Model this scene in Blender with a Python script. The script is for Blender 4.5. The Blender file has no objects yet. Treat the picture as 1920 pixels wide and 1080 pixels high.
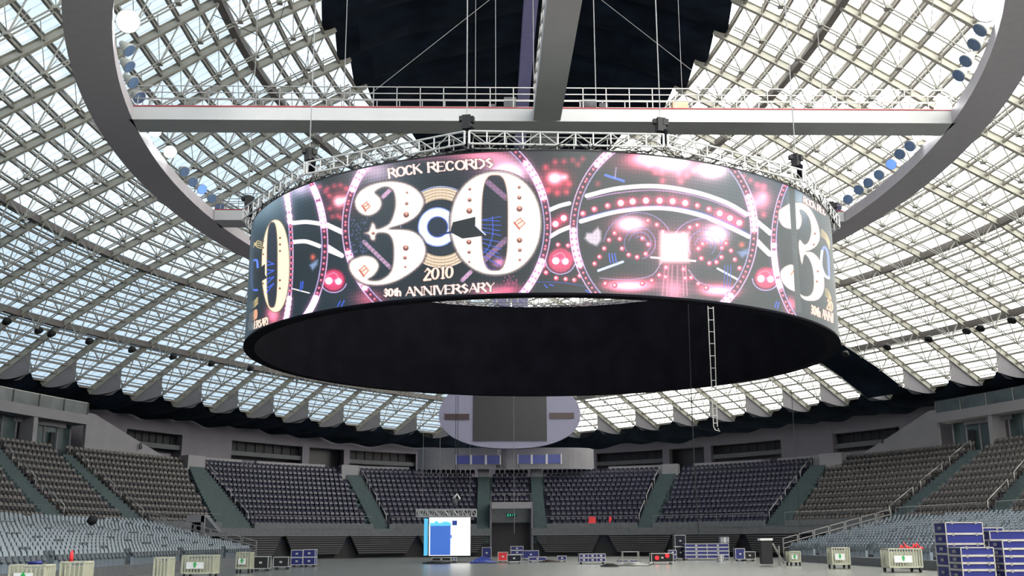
import bpy, math, random
import numpy as np
from mathutils import Matrix, Vector
random.seed(7)
C = bpy.context.scene.collection
PI = math.pi
# ------------------------------------------------------------------ camera
F, HOR, ROLL, YAW = 2010.0, 1012.0, 0.005, 0.026
EYE = 1.52
PITCH = math.atan((HOR - 540) / F)
CAM = Vector((-2.46, -48.0, EYE))
fwd = Vector((math.sin(YAW) * math.cos(PITCH), math.cos(YAW) * math.cos(PITCH), math.sin(PITCH)))
rgt = Vector((math.cos(YAW), -math.sin(YAW), 0))
upv = rgt.cross(fwd)
cr = rgt * math.cos(ROLL) - upv * math.sin(ROLL)
cu = rgt * math.sin(ROLL) + upv * math.cos(ROLL)
cam = bpy.data.objects.new('camera', bpy.data.cameras.new('camera')); C.objects.link(cam)
cam.matrix_world = Matrix(((cr.x, cu.x, -fwd.x, CAM.x), (cr.y, cu.y, -fwd.y, CAM.y), (cr.z, cu.z, -fwd.z, CAM.z), (0, 0, 0, 1)))
cam.data.sensor_width = 36; cam.data.lens = F / 1920 * 36; cam.data.clip_end = 600; cam.data.clip_start = 0.1
bpy.context.scene.camera = cam
vs = bpy.context.scene.view_settings
vs.view_transform = 'Standard'; vs.look = 'None'; vs.gamma = 1; vs.use_curve_mapping = False; vs.exposure = 0.0
# ------------------------------------------------------------------ sky
W = bpy.data.worlds.new('sky'); bpy.context.scene.world = W; W.use_nodes = True
nt = W.node_tree; nt.nodes.clear()
tc = nt.nodes.new('ShaderNodeTexCoord'); sp = nt.nodes.new('ShaderNodeSeparateXYZ')
nt.links.new(tc.outputs['Generated'], sp.inputs[0])
rp = nt.nodes.new('ShaderNodeValToRGB')
mr = nt.nodes.new('ShaderNodeMapRange'); mr.inputs[1].default_value = -1; mr.inputs[2].default_value = 1
nt.links.new(sp.outputs['X'], mr.inputs[0]); nt.links.new(mr.outputs[0], rp.inputs[0])
SKY = [(0.0, (.58, .80, 1.0)), (.42, (.56, .80, 1.0)), (.58, (.74, .88, 1.0)), (.68, (1, 1, .97)), (1.0, (1, .99, .94))]
el = rp.color_ramp.elements
el[0].position = SKY[0][0]; el[0].color = (*SKY[0][1], 1); el[1].position = 1.0; el[1].color = (*SKY[-1][1], 1)
for p, c in SKY[1:-1]:
    e = el.new(p); e.color = (*c, 1)
st = nt.nodes.new('ShaderNodeMapRange'); st.inputs[1].default_value = .50; st.inputs[2].default_value = .72
st.inputs[3].default_value = 1.05; st.inputs[4].default_value = 3.4
nt.links.new(mr.outputs[0], st.inputs[0])
bg = nt.nodes.new('ShaderNodeBackground'); out = nt.nodes.new('ShaderNodeOutputWorld')
nt.links.new(rp.outputs[0], bg.inputs[0]); nt.links.new(st.outputs[0], bg.inputs[1]); nt.links.new(bg.outputs[0], out.inputs[0])
sun = bpy.data.objects.new('sun', bpy.data.lights.new('sun', 'SUN')); C.objects.link(sun)
sun.data.energy = 25.0; sun.data.color = (1, .95, .84); sun.data.angle = .35
sun.rotation_euler = Vector((.84, -.17, .50)).to_track_quat('Z', 'Y').to_euler()
sc = bpy.context.scene
try:
    sc.cycles.max_bounces = 5; sc.cycles.diffuse_bounces = 3; sc.cycles.transparent_max_bounces = 10
    sc.cycles.caustics_reflective = False; sc.cycles.caustics_refractive = False
    sc.cycles.sample_clamp_indirect = 4
except Exception: pass
# ------------------------------------------------------------------ helpers
def ray(px, py):
    a = (px - 960) / F; b = (540 - py) / F
    return (fwd + cr * a + cu * b)
def onZ(px, py, z=0.0):
    d = ray(px, py); t = (z - EYE) / d.z; return CAM + d * t
def onY(px, py, y):
    d = ray(px, py); t = (y + 48.0) / d.y; return CAM + d * t
def onX(px, py, x):
    d = ray(px, py); t = (x - CAM.x) / d.x; return CAM + d * t
def scale_at(p):
    return F / (p - CAM).dot(fwd)           # pixels per metre there
def mat(name, col, rough=.6, metal=0, var=.08, vs_=3.0, emit=None, es=1.0, bump=0):
    m = bpy.data.materials.new(name); m.use_nodes = True; t = m.node_tree
    b = t.nodes['Principled BSDF']; b.inputs['Roughness'].default_value = rough; b.inputs['Metallic'].default_value = metal
    co = t.nodes.new('ShaderNodeTexCoord'); n = t.nodes.new('ShaderNodeTexNoise'); n.inputs['Scale'].default_value = vs_; n.inputs['Detail'].default_value = 3
    t.links.new(co.outputs['Object'], n.inputs['Vector'])
    r = t.nodes.new('ShaderNodeValToRGB'); t.links.new(n.outputs[0], r.inputs[0])
    r.color_ramp.elements[0].position = .3; r.color_ramp.elements[1].position = .7
    r.color_ramp.elements[0].color = (*[max(0, c * (1 - var)) for c in col], 1); r.color_ramp.elements[1].color = (*[min(1, c * (1 + var)) for c in col], 1)
    t.links.new(r.outputs[0], b.inputs['Base Color'])
    if rough > .88: b.inputs['Specular IOR Level'].default_value = .08
    if emit:
        b.inputs['Emission Color'].default_value = (*emit, 1); b.inputs['Emission Strength'].default_value = es
    if bump:
        bp = t.nodes.new('ShaderNodeBump'); bp.inputs['Strength'].default_value = bump; t.links.new(n.outputs[0], bp.inputs['Height']); t.links.new(bp.outputs[0], b.inputs['Normal'])
    return m
M = {}
class MB:
    def __init__(s): s.v = []; s.f = []; s.m = []
    def add(s, vs_, fs, mi=0):
        o = len(s.v); s.v += [tuple(p) for p in vs_]; s.f += [tuple(i + o for i in f) for f in fs]; s.m += [mi] * len(fs); return s
    def quad(s, a, b, c, d, mi=0): return s.add([a, b, c, d], [(0, 1, 2, 3)], mi)
    def box(s, c, d, mi=0, rz=0, bev=0):
        x, y, z = d[0] / 2, d[1] / 2, d[2] / 2; cs, sn = math.cos(rz), math.sin(rz); V = []
        for k in (-z, z):
            for i, j in ((-x, -y), (x, -y), (x, y), (-x, y)): V.append((c[0] + i * cs - j * sn, c[1] + i * sn + j * cs, c[2] + k))
        return s.add(V, [(3, 2, 1, 0), (4, 5, 6, 7), (0, 1, 5, 4), (1, 2, 6, 5), (2, 3, 7, 6), (3, 0, 4, 7)], mi)
    def bar(s, a, b, w, h=None, mi=0, up=(0, 0, 1)):
        a = Vector(a); b = Vector(b); h = h or w; d = (b - a)
        if d.length < 1e-6: return s
        d.normalize(); u = Vector(up)
        if abs(d.dot(u)) > .98: u = Vector((1, 0, 0))
        r = d.cross(u).normalized(); u = r.cross(d)
        V = [p + r * i * w / 2 + u * j * h / 2 for p in (a, b) for i, j in ((-1, -1), (1, -1), (1, 1), (-1, 1))]
        return s.add(V, [(3, 2, 1, 0), (4, 5, 6, 7), (0, 1, 5, 4), (1, 2, 6, 5), (2, 3, 7, 6), (3, 0, 4, 7)], mi)
    def tube(s, pts, r, n=6, mi=0, caps=True):
        pts = [Vector(p) for p in pts]; V = []; k = len(pts)
        rr = r if isinstance(r, (list, tuple)) else [r] * k
        for i, p in enumerate(pts):
            d = (pts[min(i + 1, k - 1)] - pts[max(i - 1, 0)]).normalized()
            u = Vector((0, 0, 1)) if abs(d.z) < .95 else Vector((1, 0, 0))
            a = d.cross(u).normalized(); b = a.cross(d)
            for j in range(n):
                t = 2 * PI * j / n; V.append(p + (a * math.cos(t) + b * math.sin(t)) * rr[i])
        Fc = [(i * n + j, i * n + (j + 1) % n, (i + 1) * n + (j + 1) % n, (i + 1) * n + j) for i in range(k - 1) for j in range(n)]
        if caps: Fc += [tuple(range(n))[::-1], tuple(range((k - 1) * n, k * n))]
        return s.add(V, Fc, mi)
    def prism(s, poly, f, mi=0):   # poly list of (a,b); f(a,b,side) -> point, side 0/1
        n = len(poly); V = [f(a, b, 0) for a, b in poly] + [f(a, b, 1) for a, b in poly]
        return s.add(V, [tuple(range(n))[::-1], tuple(range(n, 2 * n))] + [(i, (i + 1) % n, n + (i + 1) % n, n + i) for i in range(n)], mi)
    def build(s, name, mats, parent=None, smooth=False, loc=None):
        me = bpy.data.meshes.new(name)
        V = s.v
        if loc is not None: V = [(x - loc[0], y - loc[1], z - loc[2]) for x, y, z in V]
        me.from_pydata(V, [], s.f)
        if not isinstance(mats, (list, tuple)): mats = [mats]
        for m in mats: me.materials.append(M[m] if isinstance(m, str) else m)
        if len(mats) > 1: me.polygons.foreach_set('material_index', s.m)
        if smooth: me.polygons.foreach_set('use_smooth', [True] * len(s.f))
        me.validate(); me.update()
        o = bpy.data.objects.new(name, me); C.objects.link(o)
        if loc is not None: o.location = loc
        if parent: o.parent = parent
        return o
def tag(o, label, cat, group=None, kind=None):
    o['label'] = label; o['category'] = cat
    if group: o['group'] = group
    if kind: o['kind'] = kind
    return o
def struct(o): o['kind'] = 'structure'; return o
def empty(name, loc=(0, 0, 0), rz=0):
    o = bpy.data.objects.new(name, None); C.objects.link(o); o.location = loc; o.rotation_euler = (0, 0, rz); o.empty_display_size = .3; return o
def copy_tree(o, parent=None):
    c = o.copy(); C.objects.link(c); c.parent = parent
    for ch in list(o.children): copy_tree(ch, c)
    return c
# ------------------------------------------------------------------ materials
M['steel_l'] = mat('painted_steel', (.30, .295, .265), .5)
M['rafter'] = mat('rafter_paint', (.36, .348, .30), .5, var=.05)
M['purlin'] = mat('purlin_paint', (.24, .225, .20), .6)
M['thick'] = mat('thick_purlin_paint', (.14, .125, .12), .6)
M['ringp'] = mat('ring_paint', (.42, .39, .42), .55, var=.04)
M['beam'] = mat('beam_paint', (.42, .42, .43), .5, var=.06, vs_=.6)
M['red'] = mat('red_edge', (.30, .03, .04), .6)
M['alu'] = mat('truss_aluminium', (.50, .50, .50), .35, .2)
M['black'] = mat('black_cloth', (.004, .004, .007), .92, var=.3, vs_=1)
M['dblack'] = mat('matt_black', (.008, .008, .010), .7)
M['cloth'] = mat('blackout_cloth', (.008, .013, .022), .95, var=.5, vs_=.5)
M['wall'] = mat('wall_paint', (.15, .138, .165), .8, var=.05, vs_=.8)
M['walll'] = mat('white_wall_paint', (.24, .23, .25), .8, var=.05, vs_=.8)
M['conc'] = mat('concrete', (.10, .105, .115), .85, var=.12)
M['step'] = mat('green_steps', (.055, .08, .085), .85, var=.1)
M['tread'] = mat('dark_tread', (.012, .013, .026), .85)
M['navy'] = mat('navy_seat', (.005, .006, .026), .8)
M['navy2'] = mat('navy_seat_cushion', (.052, .047, .068), .5, var=.2)
M['brown'] = mat('taupe_seat', (.085, .073, .068), .5, var=.15)
M['grey'] = mat('grey_seat', (.22, .26, .30), .45, var=.1)
M['glassd'] = mat('dark_glass', (.012, .011, .014), .6)
M['glassg'] = mat('green_glass', (.05, .07, .075), .18, var=.4, vs_=.6)
M['pan'] = mat('taupe_seat_pan', (.03, .027, .03), .8)
M['greyd'] = mat('grey_seat_pan', (.07, .085, .10), .5)
M['rail2'] = mat('dull_rail', (.16, .16, .16), .4, .3)
M['rail'] = mat('steel_rail', (.34, .33, .32), .3, .6)
M['cable'] = mat('steel_cable', (.22, .22, .23), .5)
M['rope'] = mat('rope', (.75, .73, .68), .8)
M['blue'] = mat('blue_panel', (.02, .035, .26), .35, var=.1)
M['bluew'] = mat('blue_window', (.035, .06, .30), .2, var=.25, vs_=.5)
M['redp'] = mat('red_plastic', (.75, .03, .04), .5)
M['cartp'] = mat('pale_cart', (.42, .42, .33), .6, var=.1)
M['white'] = mat('white_paint', (.8, .8, .79), .5)
M['maroon'] = mat('maroon_display', (.035, .012, .015), .3)
M['screend'] = mat('dark_screen', (.016, .014, .018), .35)
M['lav'] = mat('lavender_board', (.26, .25, .35), .6, var=.03)
M['wood'] = mat('cardboard', (.62, .52, .36), .8)
M['green'] = mat('green_mark', (.02, .35, .08), .6)
M['yellow'] = mat('yellow_tag', (.8, .5, .05), .6)
M['violet'] = mat('violet_duct', (.20, .19, .40), .5)
M['lampon'] = mat('lamp_lit', (.9, .9, .9), .4, emit=(.95, 1, 1), es=60)
M['lens'] = mat('lamp_lens', (.10, .16, .28), .15)
M['lensb'] = mat('lamp_lens_blue', (.1, .2, .8), .2, emit=(.12, .25, 1), es=1.2)
M['exit'] = mat('exit_glow', (.05, .4, .25), .5, emit=(.05, .75, .45), es=1)
M['scrw'] = mat('screen_white', (.8, .8, .8), .5, emit=(1, 1, .98), es=1.25)
M['scrb'] = mat('screen_blue', (.05, .1, .4), .5, emit=(.03, .12, .42), es=1)
M['scrc'] = mat('screen_cyan', (.1, .4, .6), .5, emit=(.10, .50, .80), es=1)
M['scrd'] = mat('screen_dark_blue', (.02, .04, .2), .5, emit=(.01, .03, .18), es=1)
M['redled'] = mat('red_lamp', (.8, 0, 0), .5, emit=(1, .02, .03), es=1.5)
def floor_mat():
    m = mat('hall_floor', (.135, .14, .13), .27, var=.12, vs_=.35); return m
M['floor'] = floor_mat()
def glaze_mat():
    m = bpy.data.materials.new('skylight_glazing'); m.use_nodes = True; t = m.node_tree; t.nodes.clear()
    o = t.nodes.new('ShaderNodeOutputMaterial'); co = t.nodes.new('ShaderNodeTexCoord'); s = t.nodes.new('ShaderNodeSeparateXYZ'); t.links.new(co.outputs['Object'], s.inputs[0])
    def lines(per, wid, src):
        a = t.nodes.new('ShaderNodeMath'); a.operation = 'DIVIDE'; a.inputs[1].default_value = per; t.links.new(src, a.inputs[0])
        b = t.nodes.new('ShaderNodeMath'); b.operation = 'FRACT'; t.links.new(a.outputs[0], b.inputs[0])
        c = t.nodes.new('ShaderNodeMath'); c.operation = 'LESS_THAN'; c.inputs[1].default_value = wid / per; t.links.new(b.outputs[0], c.inputs[0]); return c.outputs[0]
    l1 = lines(.68, .06, s.outputs['Y'])
    n = t.nodes.new('ShaderNodeTexNoise'); n.inputs['Scale'].default_value = .15; t.links.new(co.outputs['Object'], n.inputs['Vector'])
    r = t.nodes.new('ShaderNodeValToRGB'); r.color_ramp.elements[0].color = (.70, .72, .73, 1); r.color_ramp.elements[1].color = (.82, .83, .83, 1); t.links.new(n.outputs[0], r.inputs[0])
    mx = t.nodes.new('ShaderNodeMix'); mx.data_type = 'RGBA'; t.links.new(l1, mx.inputs[0]); t.links.new(r.outputs[0], mx.inputs[6]); mx.inputs[7].default_value = (.40, .46, .52, 1)
    tr = t.nodes.new('ShaderNodeBsdfTransparent'); tl = t.nodes.new('ShaderNodeBsdfTranslucent'); ms = t.nodes.new('ShaderNodeMixShader'); ms.inputs[0].default_value = .93
    t.links.new(mx.outputs[2], tr.inputs[0]); t.links.new(mx.outputs[2], tl.inputs[0]); t.links.new(tr.outputs[0], ms.inputs[1]); t.links.new(tl.outputs[0], ms.inputs[2]); t.links.new(ms.outputs[0], o.inputs[0])
    return m
M['glaze'] = glaze_mat()
# ------------------------------------------------------------------ roof surface  z = P(|x| + h(y))
PX = [0, 8, 11.5, 14, 16.5, 20.2, 24, 27.2, 30.5, 36.3, 40.3, 46]
PZ = [33.2, 31.4, 30, 28.7, 27.3, 25, 22.6, 20.8, 19, 14.9, 11.5, 6.6]
HY = [0, 8, 12, 16, 20, 24.1, 28.2, 32.3, 36.4, 40.5, 44.6, 48.7, 52.8, 56.9, 61, 65.1, 69.2, 73.3, 77.4, 81.5]
HV = [0, 0, .2, .6, 1.2, 2.2, 3.5, 5.2, 7.2, 9.2, 11.4, 13.6, 16, 18.6, 21.5, 24.8, 28.4, 32.4, 36.8, 41.5]
def hh(y): return float(np.interp(abs(y), HY, HV))
def zlev(l): return float(np.interp(l, PX, PZ)) + EYE
def rp_(side, l, y, dz=0.0):     # point on the roof at level l, station y
    return Vector((side * max(l - hh(y), 0), y, zlev(max(l, hh(y))) + dz))
STEP = 4.1
YS = [24.1 + STEP * j for j in range(-22, 14)]           # truss stations
YS = [y for y in YS if abs(y) < 79]
RIDGE = 11.7
# levels of the purlins
LV = []
l = 40.4
while l > 36.4: LV.append(l); l -= .70
LV.append(36.3)
for i in range(1, 8): LV.append(36.3 - i * 5.8 / 8)
LV.append(30.5)
for i in range(1, 14): LV.append(30.5 - i * 14.1 / 14)
LV.append(16.4)
for i in range(1, 5): LV.append(16.4 - i * 1.0)
THICK = {36.3, 30.5, 16.4}
# ---- glazing (ceiling)
g = MB()
ysf = np.arange(-80, 80.1, STEP / 2)
for side in (-1, 1):
    for a, b in zip(ysf[:-1], ysf[1:]):
        ls = [40.65, 40.3, 36.3, 30.5, 27.2, 24, 20.2, 16.5, 14, 11.5, 8, 4, 0]
        for l0, l1 in zip(ls[:-1], ls[1:]):
            q = [rp_(side, l0, a, .62), rp_(side, l0, b, .62), rp_(side, l1, b, .62), rp_(side, l1, a, .62)]
            if abs(q[0].x) < .01 and abs(q[1].x) < .01: continue
            g.quad(*q)
struct(g.build('ceiling', 'glaze'))
# ---- trusses
def make_truss(side, y):
    l_in = max(RIDGE, hh(y) + .05)
    root = empty('roof_truss', (side * max(42.2 - hh(y), 1), y, zlev(42.2)))
    loc = root.location
    def off(mb, nm, mt, sm=False):
        o = mb.build(nm, mt, None, sm, loc=loc); o.location = (0, 0, 0); o.parent = root; return o
    ls = [l for l in (40.7, 38.3, 36.3, 33.4, 30.5, 27.2, 24, 20.2, 16.5, 14, 11.7) if l > l_in] + [l_in]
    r = MB()
    for a, b in zip(ls[:-1], ls[1:]):
        for dz, w, h in ((.04, .26, .05), (.28, .05, .44), (.52, .22, .05)):
            p, q = rp_(side, a, y, dz), rp_(side, b, y, dz)
            r.bar(p, q, w, h)
    off(r, 'rafter', 'rafter')
    D = 1.6
    lc = [l for l in [38.3] + ls if l <= 38.3]
    if len(lc) > 1:
        for dy in (-.14, .14):
            c = MB()
            pts = [rp_(side, l, y + 0, -D) + Vector((0, dy, 0)) for l in lc]
            
            c.tube(pts, .045, 5)
            off(c, 'bottom_chord', 'steel_l')
    # V struts, apex on the bottom chord, arms up to the rafter and the purlins
    l = 38.0
    while l > l_in + 1.2:
        dl = 1.46 if l > 30.4 else 2.0
        s = MB(); ap = rp_(side, l, y, -D)
        s.tube([ap, rp_(side, l + dl * .42, y, .02)], .045, 5); s.tube([ap, rp_(side, l - dl * .42, y, .02)], .045, 5)
        for dy in (-1.5, 1.5):
            if abs(y + dy) < 80 and l - .2 > hh(y + dy): s.tube([ap, rp_(side, l - .2, y + dy, .3)], .024, 4)
        s.box(ap, (.26, .4, .14))
        off(s, 'web_strut', 'steel_l')
        l -= dl
    # pale end plate filling the truss at the eave
    if hh(y) < 37.4:
        p = MB(); t = .02; n = 8
        top = [rp_(side, 40.6 - 2.35 * i / n, y, 0) for i in range(n + 1)]
        bot = [Vector((v.x, v.y, min(v.z - .03, max(v.z - D + .05, top[0].z - .1)))) for v in top]
        V = [v + Vector((0, s_ * t, 0)) for s_ in (-1, 1) for v in top + bot]
        m = n + 1; Fc = []
        for s_ in (0, 1):
            o = s_ * 2 * m
            for i in range(n): Fc.append((o + i, o + i + 1, o + m + i + 1, o + m + i) if s_ else (o + i, o + m + i, o + m + i + 1, o + i + 1))
        Fc += [(n, n + m, n + 3 * m, n + 2 * m)]
        p.add(V, Fc); off(p, 'end_plate', 'walll')
    nm = 'left' if side < 0 else 'right'
    return root
trusses = {-1: [], 1: []}
for side in (-1, 1):
    for y in YS:
        if y < -14: continue
        if hh(y) > 39: continue
        o = make_truss(side, y)
        trusses[side].append((y, o))
        hf, lt_ = ('left', 'G') if side < 0 else ('right', 'J')
        FEET = {32: 'with its foot above the %s balcony glass' % hf, 36: 'with its foot above the high end of the %s wall' % lt_, 40: 'with its foot above the letter %s' % lt_, 44: 'with its foot above the low end of the %s wall' % lt_,
                48: 'with its foot just outside the wide window band', 52: 'with its foot over the middle of the wide window band', 56: 'with its foot over the inner end of the wide window band',
                61: 'with its foot above the dark doorway recess', 65: 'with its foot above the window band next to the booth', 69: 'with its foot right beside the scoreboard'}
        if int(y + .05) in FEET: tag(o, '%s roof truss %s' % (hf, FEET[int(y + .05)]), 'roof truss', 'parallel steel trusses of the %s roof half' % hf)
        else: tag(o, 'sloping steel truss high on the %s roof half, foot outside the photo or hidden' % hf, 'roof truss', 'parallel steel trusses of the %s roof half' % hf)
# ---- purlins
for side in (-1, 1):
    for l in LV:
        p = MB(); th = l in THICK
        ys = [y for y in np.arange(-16.9, 81, STEP / 2) if hh(y) < l - .02]
        pts = [rp_(side, l, y, .30) for y in ys]
        for a, b in zip(pts[:-1], pts[1:]):
            if th: p.bar(a + Vector((0, 0, -.05)), b + Vector((0, 0, -.05)), .42, .45)
            else:
                p.bar(a, b, .15, .14); p.bar(a + Vector((0, 0, .26)), b + Vector((0, 0, .26)), .14, .06)
        o = p.build('roof_purlin', 'thick' if th else 'purlin')
        hf = 'left' if side < 0 else 'right'
        if l == 36.3: tag(o, 'thick brown-grey purlin just above the eave carrying small floodlights, %s half' % hf, 'roof purlin')
        elif l == 30.5: tag(o, 'thick brown-grey purlin halfway up the %s roof half' % hf, 'roof purlin')
        elif l == 16.4: tag(o, 'thick dark purlin nearest the blackout cloth on the %s roof half' % hf, 'roof purlin')
        else: tag(o, 'thin steel purlin crossing the trusses of the %s roof half' % hf, 'roof purlin', 'thin purlins of the %s roof half' % hf)
# ---- blackout cloth under the ridge, pleated along the rafters
b = MB(); SUB = 6
ysc = np.arange(-15, 44, STEP / SUB)
for side in (-1, 1):
    rows = []
    for y in ysc:
        sag = .55 * abs(math.sin(PI * (y - 24.1) / STEP)) + .05
        edge = RIDGE + .05 + .75 * (((y - 24.1) / STEP + .001) % 1.0)
        row = []
        if hh(y) > edge: rows.append(None); continue
        for k in range(9):
            l = edge + (hh(y) - edge) * k / 8
            row.append(rp_(side, l, y, .45 - (sag if k else 0)))
        rows.append(row)
    for r0, r1 in zip(rows[:-1], rows[1:]):
        if r0 and r1:
            for k in range(8): b.quad(r0[k], r1[k], r1[k + 1], r0[k + 1])
tag(b.build('blackout_cloth', 'cloth', None, True), 'huge pleated black blackout cloth covering the middle of the roof', 'blackout cloth')
# black cloth over one bay on the right, below the screen ring
pa, pb = 36.5, 40.4
b = MB()
for i in range(8):
    l0 = 38.6 - i * 2.2; l1 = l0 - 2.2
    for k in range(4):
        ya, yb = pa + (pb - pa) * k / 4, pa + (pb - pa) * (k + 1) / 4
        if l1 < hh(yb): continue
        b.quad(rp_(1, l0, ya, -1.6), rp_(1, l0, yb, -1.6), rp_(1, l1, yb, -1.6), rp_(1, l1, ya, -1.6))
tag(b.build('blackout_strip', 'cloth'), 'long black cloth strip slanting down the right roof behind the screen ring', 'blackout cloth')
# ------------------------------------------------------------------ bowl curves
def sel(a, b, n, phi):
    s, c = math.sin(phi), math.cos(phi)
    return Vector((a * math.copysign(abs(s) ** (2 / n), s), b * math.copysign(abs(c) ** (2 / n), c), 0))
CF = (29.0, 55.0, 2.6); CB = (38.5, 64.5, 2.2); CW = (44.0, 76.0, 1.7)
def bowl(phi, t): return sel(*CF, phi).lerp(sel(*CB, phi), t)
def curve_hit(px, py, cv):         # first point where the pixel's ray leaves the curve
    a, b_, n = cv; d = ray(px, py); lo, hi = 0.0, 250.0
    f = lambda t: abs((CAM.x + d.x * t) / a) ** n + abs((CAM.y + d.y * t) / b_) ** n - 1
    for _ in range(60):
        m = (lo + hi) / 2
        if f(m) > 0: hi = m
        else: lo = m
    p = CAM + d * lo
    s = math.copysign(abs(p.x / a) ** (n / 2), p.x); c = math.copysign(abs(p.y / b_) ** (n / 2), p.y)
    return p, math.atan2(s, c)
def ph(px, py, cv): return curve_hit(px, py, cv)[1]
def mixcv(t): # curve params cannot be mixed exactly, so hit on the lerped curve numerically
    def hit(px, py):
        d = ray(px, py); best = None
        for i in range(-900, 901):
            phi = i / 900 * 1.9; p = bowl(phi, t) - CAM
            e = abs(p.x * d.y - p.y * d.x) / math.hypot(p.x, p.y)
            if p.x * d.x + p.y * d.y > 0 and (best is None or e < best[0]): best = (e, phi)
        return best[1]
    return hit
hB = mixcv(1.0); hF = mixcv(0.0)
NR = 12; Z0 = 2.5; RISE = .48
def treadz(k): return Z0 + k * RISE
PHMAX = 1.75
# floor
f = MB(); f.quad((-60, -80, 0), (60, -80, 0), (60, 85, 0), (-60, 85, 0))
struct(f.build('floor', 'floor'))
# outer walls (full ring), openings of the far half are cut by column
RECX = [(235, 340, 'w'), (434, 567, 'w'), (580, 645, 'd'), (656, 780, 'w'), (1118, 1242, 'w'), (1255, 1320, 'd'), (1333, 1465, 'w'), (1563, 1690, 'w')]
ZT_, ZW, ZM, ZL = 14.2, 10.35, 9.55, 9.1
recs = []
for x0, x1, k in RECX: recs.append((ph(x0, 850, CW), ph(x1, 850, CW), k))
w = MB(); N = 480
def wp(phi, z, o=0):
    p = sel(CW[0] + o, CW[1] + o, CW[2], phi); return (p.x, p.y, z)
breaks = sorted(set([i / N * 2 * PI - PI for i in range(N + 1)] + [r[0] for r in recs] + [r[1] for r in recs]))
WZ0, WZ1, WZ2, WZ3 = 7.0, 8.15, 10.85, 12.5
for a, b_ in zip(breaks[:-1], breaks[1:]):
    mid = (a + b_) / 2; hit = None
    for r in recs:
        if r[0] < mid < r[1]: hit = r
    z0 = WZ0 if abs(mid) < 1.6 else 0
    if not hit:
        w.quad(wp(a, z0), wp(b_, z0), wp(b_, WZ3), wp(a, WZ3))
    else:
        w.quad(wp(a, WZ2), wp(b_, WZ2), wp(b_, WZ3), wp(a, WZ3)); w.quad(wp(a, z0), wp(b_, z0), wp(b_, WZ1 - .9), wp(a, WZ1 - .9))
        w.quad(wp(a, WZ2), wp(b_, WZ2), wp(b_, WZ2, 1.6), wp(a, WZ2, 1.6)); w.quad(wp(a, WZ1 - .9), wp(b_, WZ1 - .9), wp(b_, WZ1 - .9, 1.6), wp(a, WZ1 - .9, 1.6))
        w.quad(wp(a, 7.2, 1.6), wp(b_, 7.2, 1.6), wp(b_, WZ2, 1.6), wp(a, WZ2, 1.6))
for r in recs:
    for e in (0, 1): w.quad(wp(r[e], 7.2), wp(r[e], 7.2, 1.6), wp(r[e], WZ2, 1.6), wp(r[e], WZ2))
struct(w.build('wall_back', 'wall'))
def cpatch(mb, p0, p1, z0, z1, cv, o0=0, thick=.2, mi=0, n=10):
    for i in range(n):
        a = p0 + (p1 - p0) * i / n; b_ = p0 + (p1 - p0) * (i + 1) / n
        A = [sel(cv[0] + o, cv[1] + o, cv[2], q) for o in (o0, o0 + thick) for q in (a, b_)]
        V = [(p.x, p.y, z) for z in (z0, z1) for p in A]
        mb.add(V, [(0, 1, 5, 4), (3, 2, 6, 7), (4, 5, 7, 6), (1, 0, 2, 3), (0, 4, 6, 2), (1, 3, 7, 5)], mi)
for i, r in enumerate(recs):
    wr = MB()
    if r[2] == 'w':
        cpatch(wr, r[0], r[1], 9.7, WZ2, CW, 1.0, .08)
        fr = MB(); n = 8
        for k in range(1, n):
            q = r[0] + (r[1] - r[0]) * k / n; c = sel(CW[0] + .95, CW[1] + .95, CW[2], q); fr.box((c.x, c.y, 10.27), (.07, .07, 1.15))
        wo = struct(wr.build('window_%d' % (i + 1), 'glassd'))
        fr.build('mullion', 'tread', wo)
        led_ = MB(); cpatch(led_, r[0], r[1], 9.5, 9.92, CW, .25, .5); struct(led_.build('trim_%d' % (i + 1), 'conc'))
        lw = MB(); a0 = r[0] + (r[1] - r[0]) * .17; a1 = r[0] + (r[1] - r[0]) * .83; cpatch(lw, a0, a1, 7.2, 9.1, CW, .3, .2); struct(lw.build('wall_low_panel', 'wall'))
    else:
        cpatch(wr, r[0], r[1], 7.2, WZ2, CW, 1.4, .1); struct(wr.build('door_%d' % (i + 1), 'screend'))
# black drape around the eave, scalloped between the trusses
def drape(sgn_from, sgn_to):
    d = MB(); rows = []
    S = 10
    pts = []
    for side in (-1, 1):
        ys = np.arange(-16.9, 75.2, STEP / S)
        if side > 0: ys = ys[::-1]
        for y in ys:
            ph_ = ((y - 24.1) / STEP) % 1.0
            pk = 4 * ph_ * (1 - ph_)             # sag between two trusses, 0 at a truss
            lv = 38.15 + .55 * pk
            top = rp_(side, max(lv, hh(y) + .1), y, -1.62)
            top.z = top.z - .28 * pk
            if y > 60: top.z -= .0
            yy = min(abs(y), CW[1] - .01)
            xw = CW[0] * (1 - (yy / CW[1]) ** CW[2]) ** (1 / CW[2]) if abs(y) < CW[1] else 0
            xw = max(xw, top.x * side + .1)
            sagz = .16 * math.sin(y * 1.9) + .14 * math.sin(y * .83 + side)
            botp = Vector((side * (xw - .25), y if abs(y) < CW[1] - .5 else CW[1] - .5, 12.05 + sagz - .5 * max(0, min(1, (y - 58) / 8))))
            midp = top.lerp(botp, .5) + Vector((0, 0, -.35))
            pts.append((top, midp, botp))
    for a, b_ in zip(pts[:-1], pts[1:]):
        if (a[0] - b_[0]).length > 9: pass
        d.quad(a[0], b_[0], b_[1], a[1]); d.quad(a[1], b_[1], b_[2], a[2])
    return d
ce = MB()  # unseen black slab added over the drape to stop light leaking onto the wall
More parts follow.
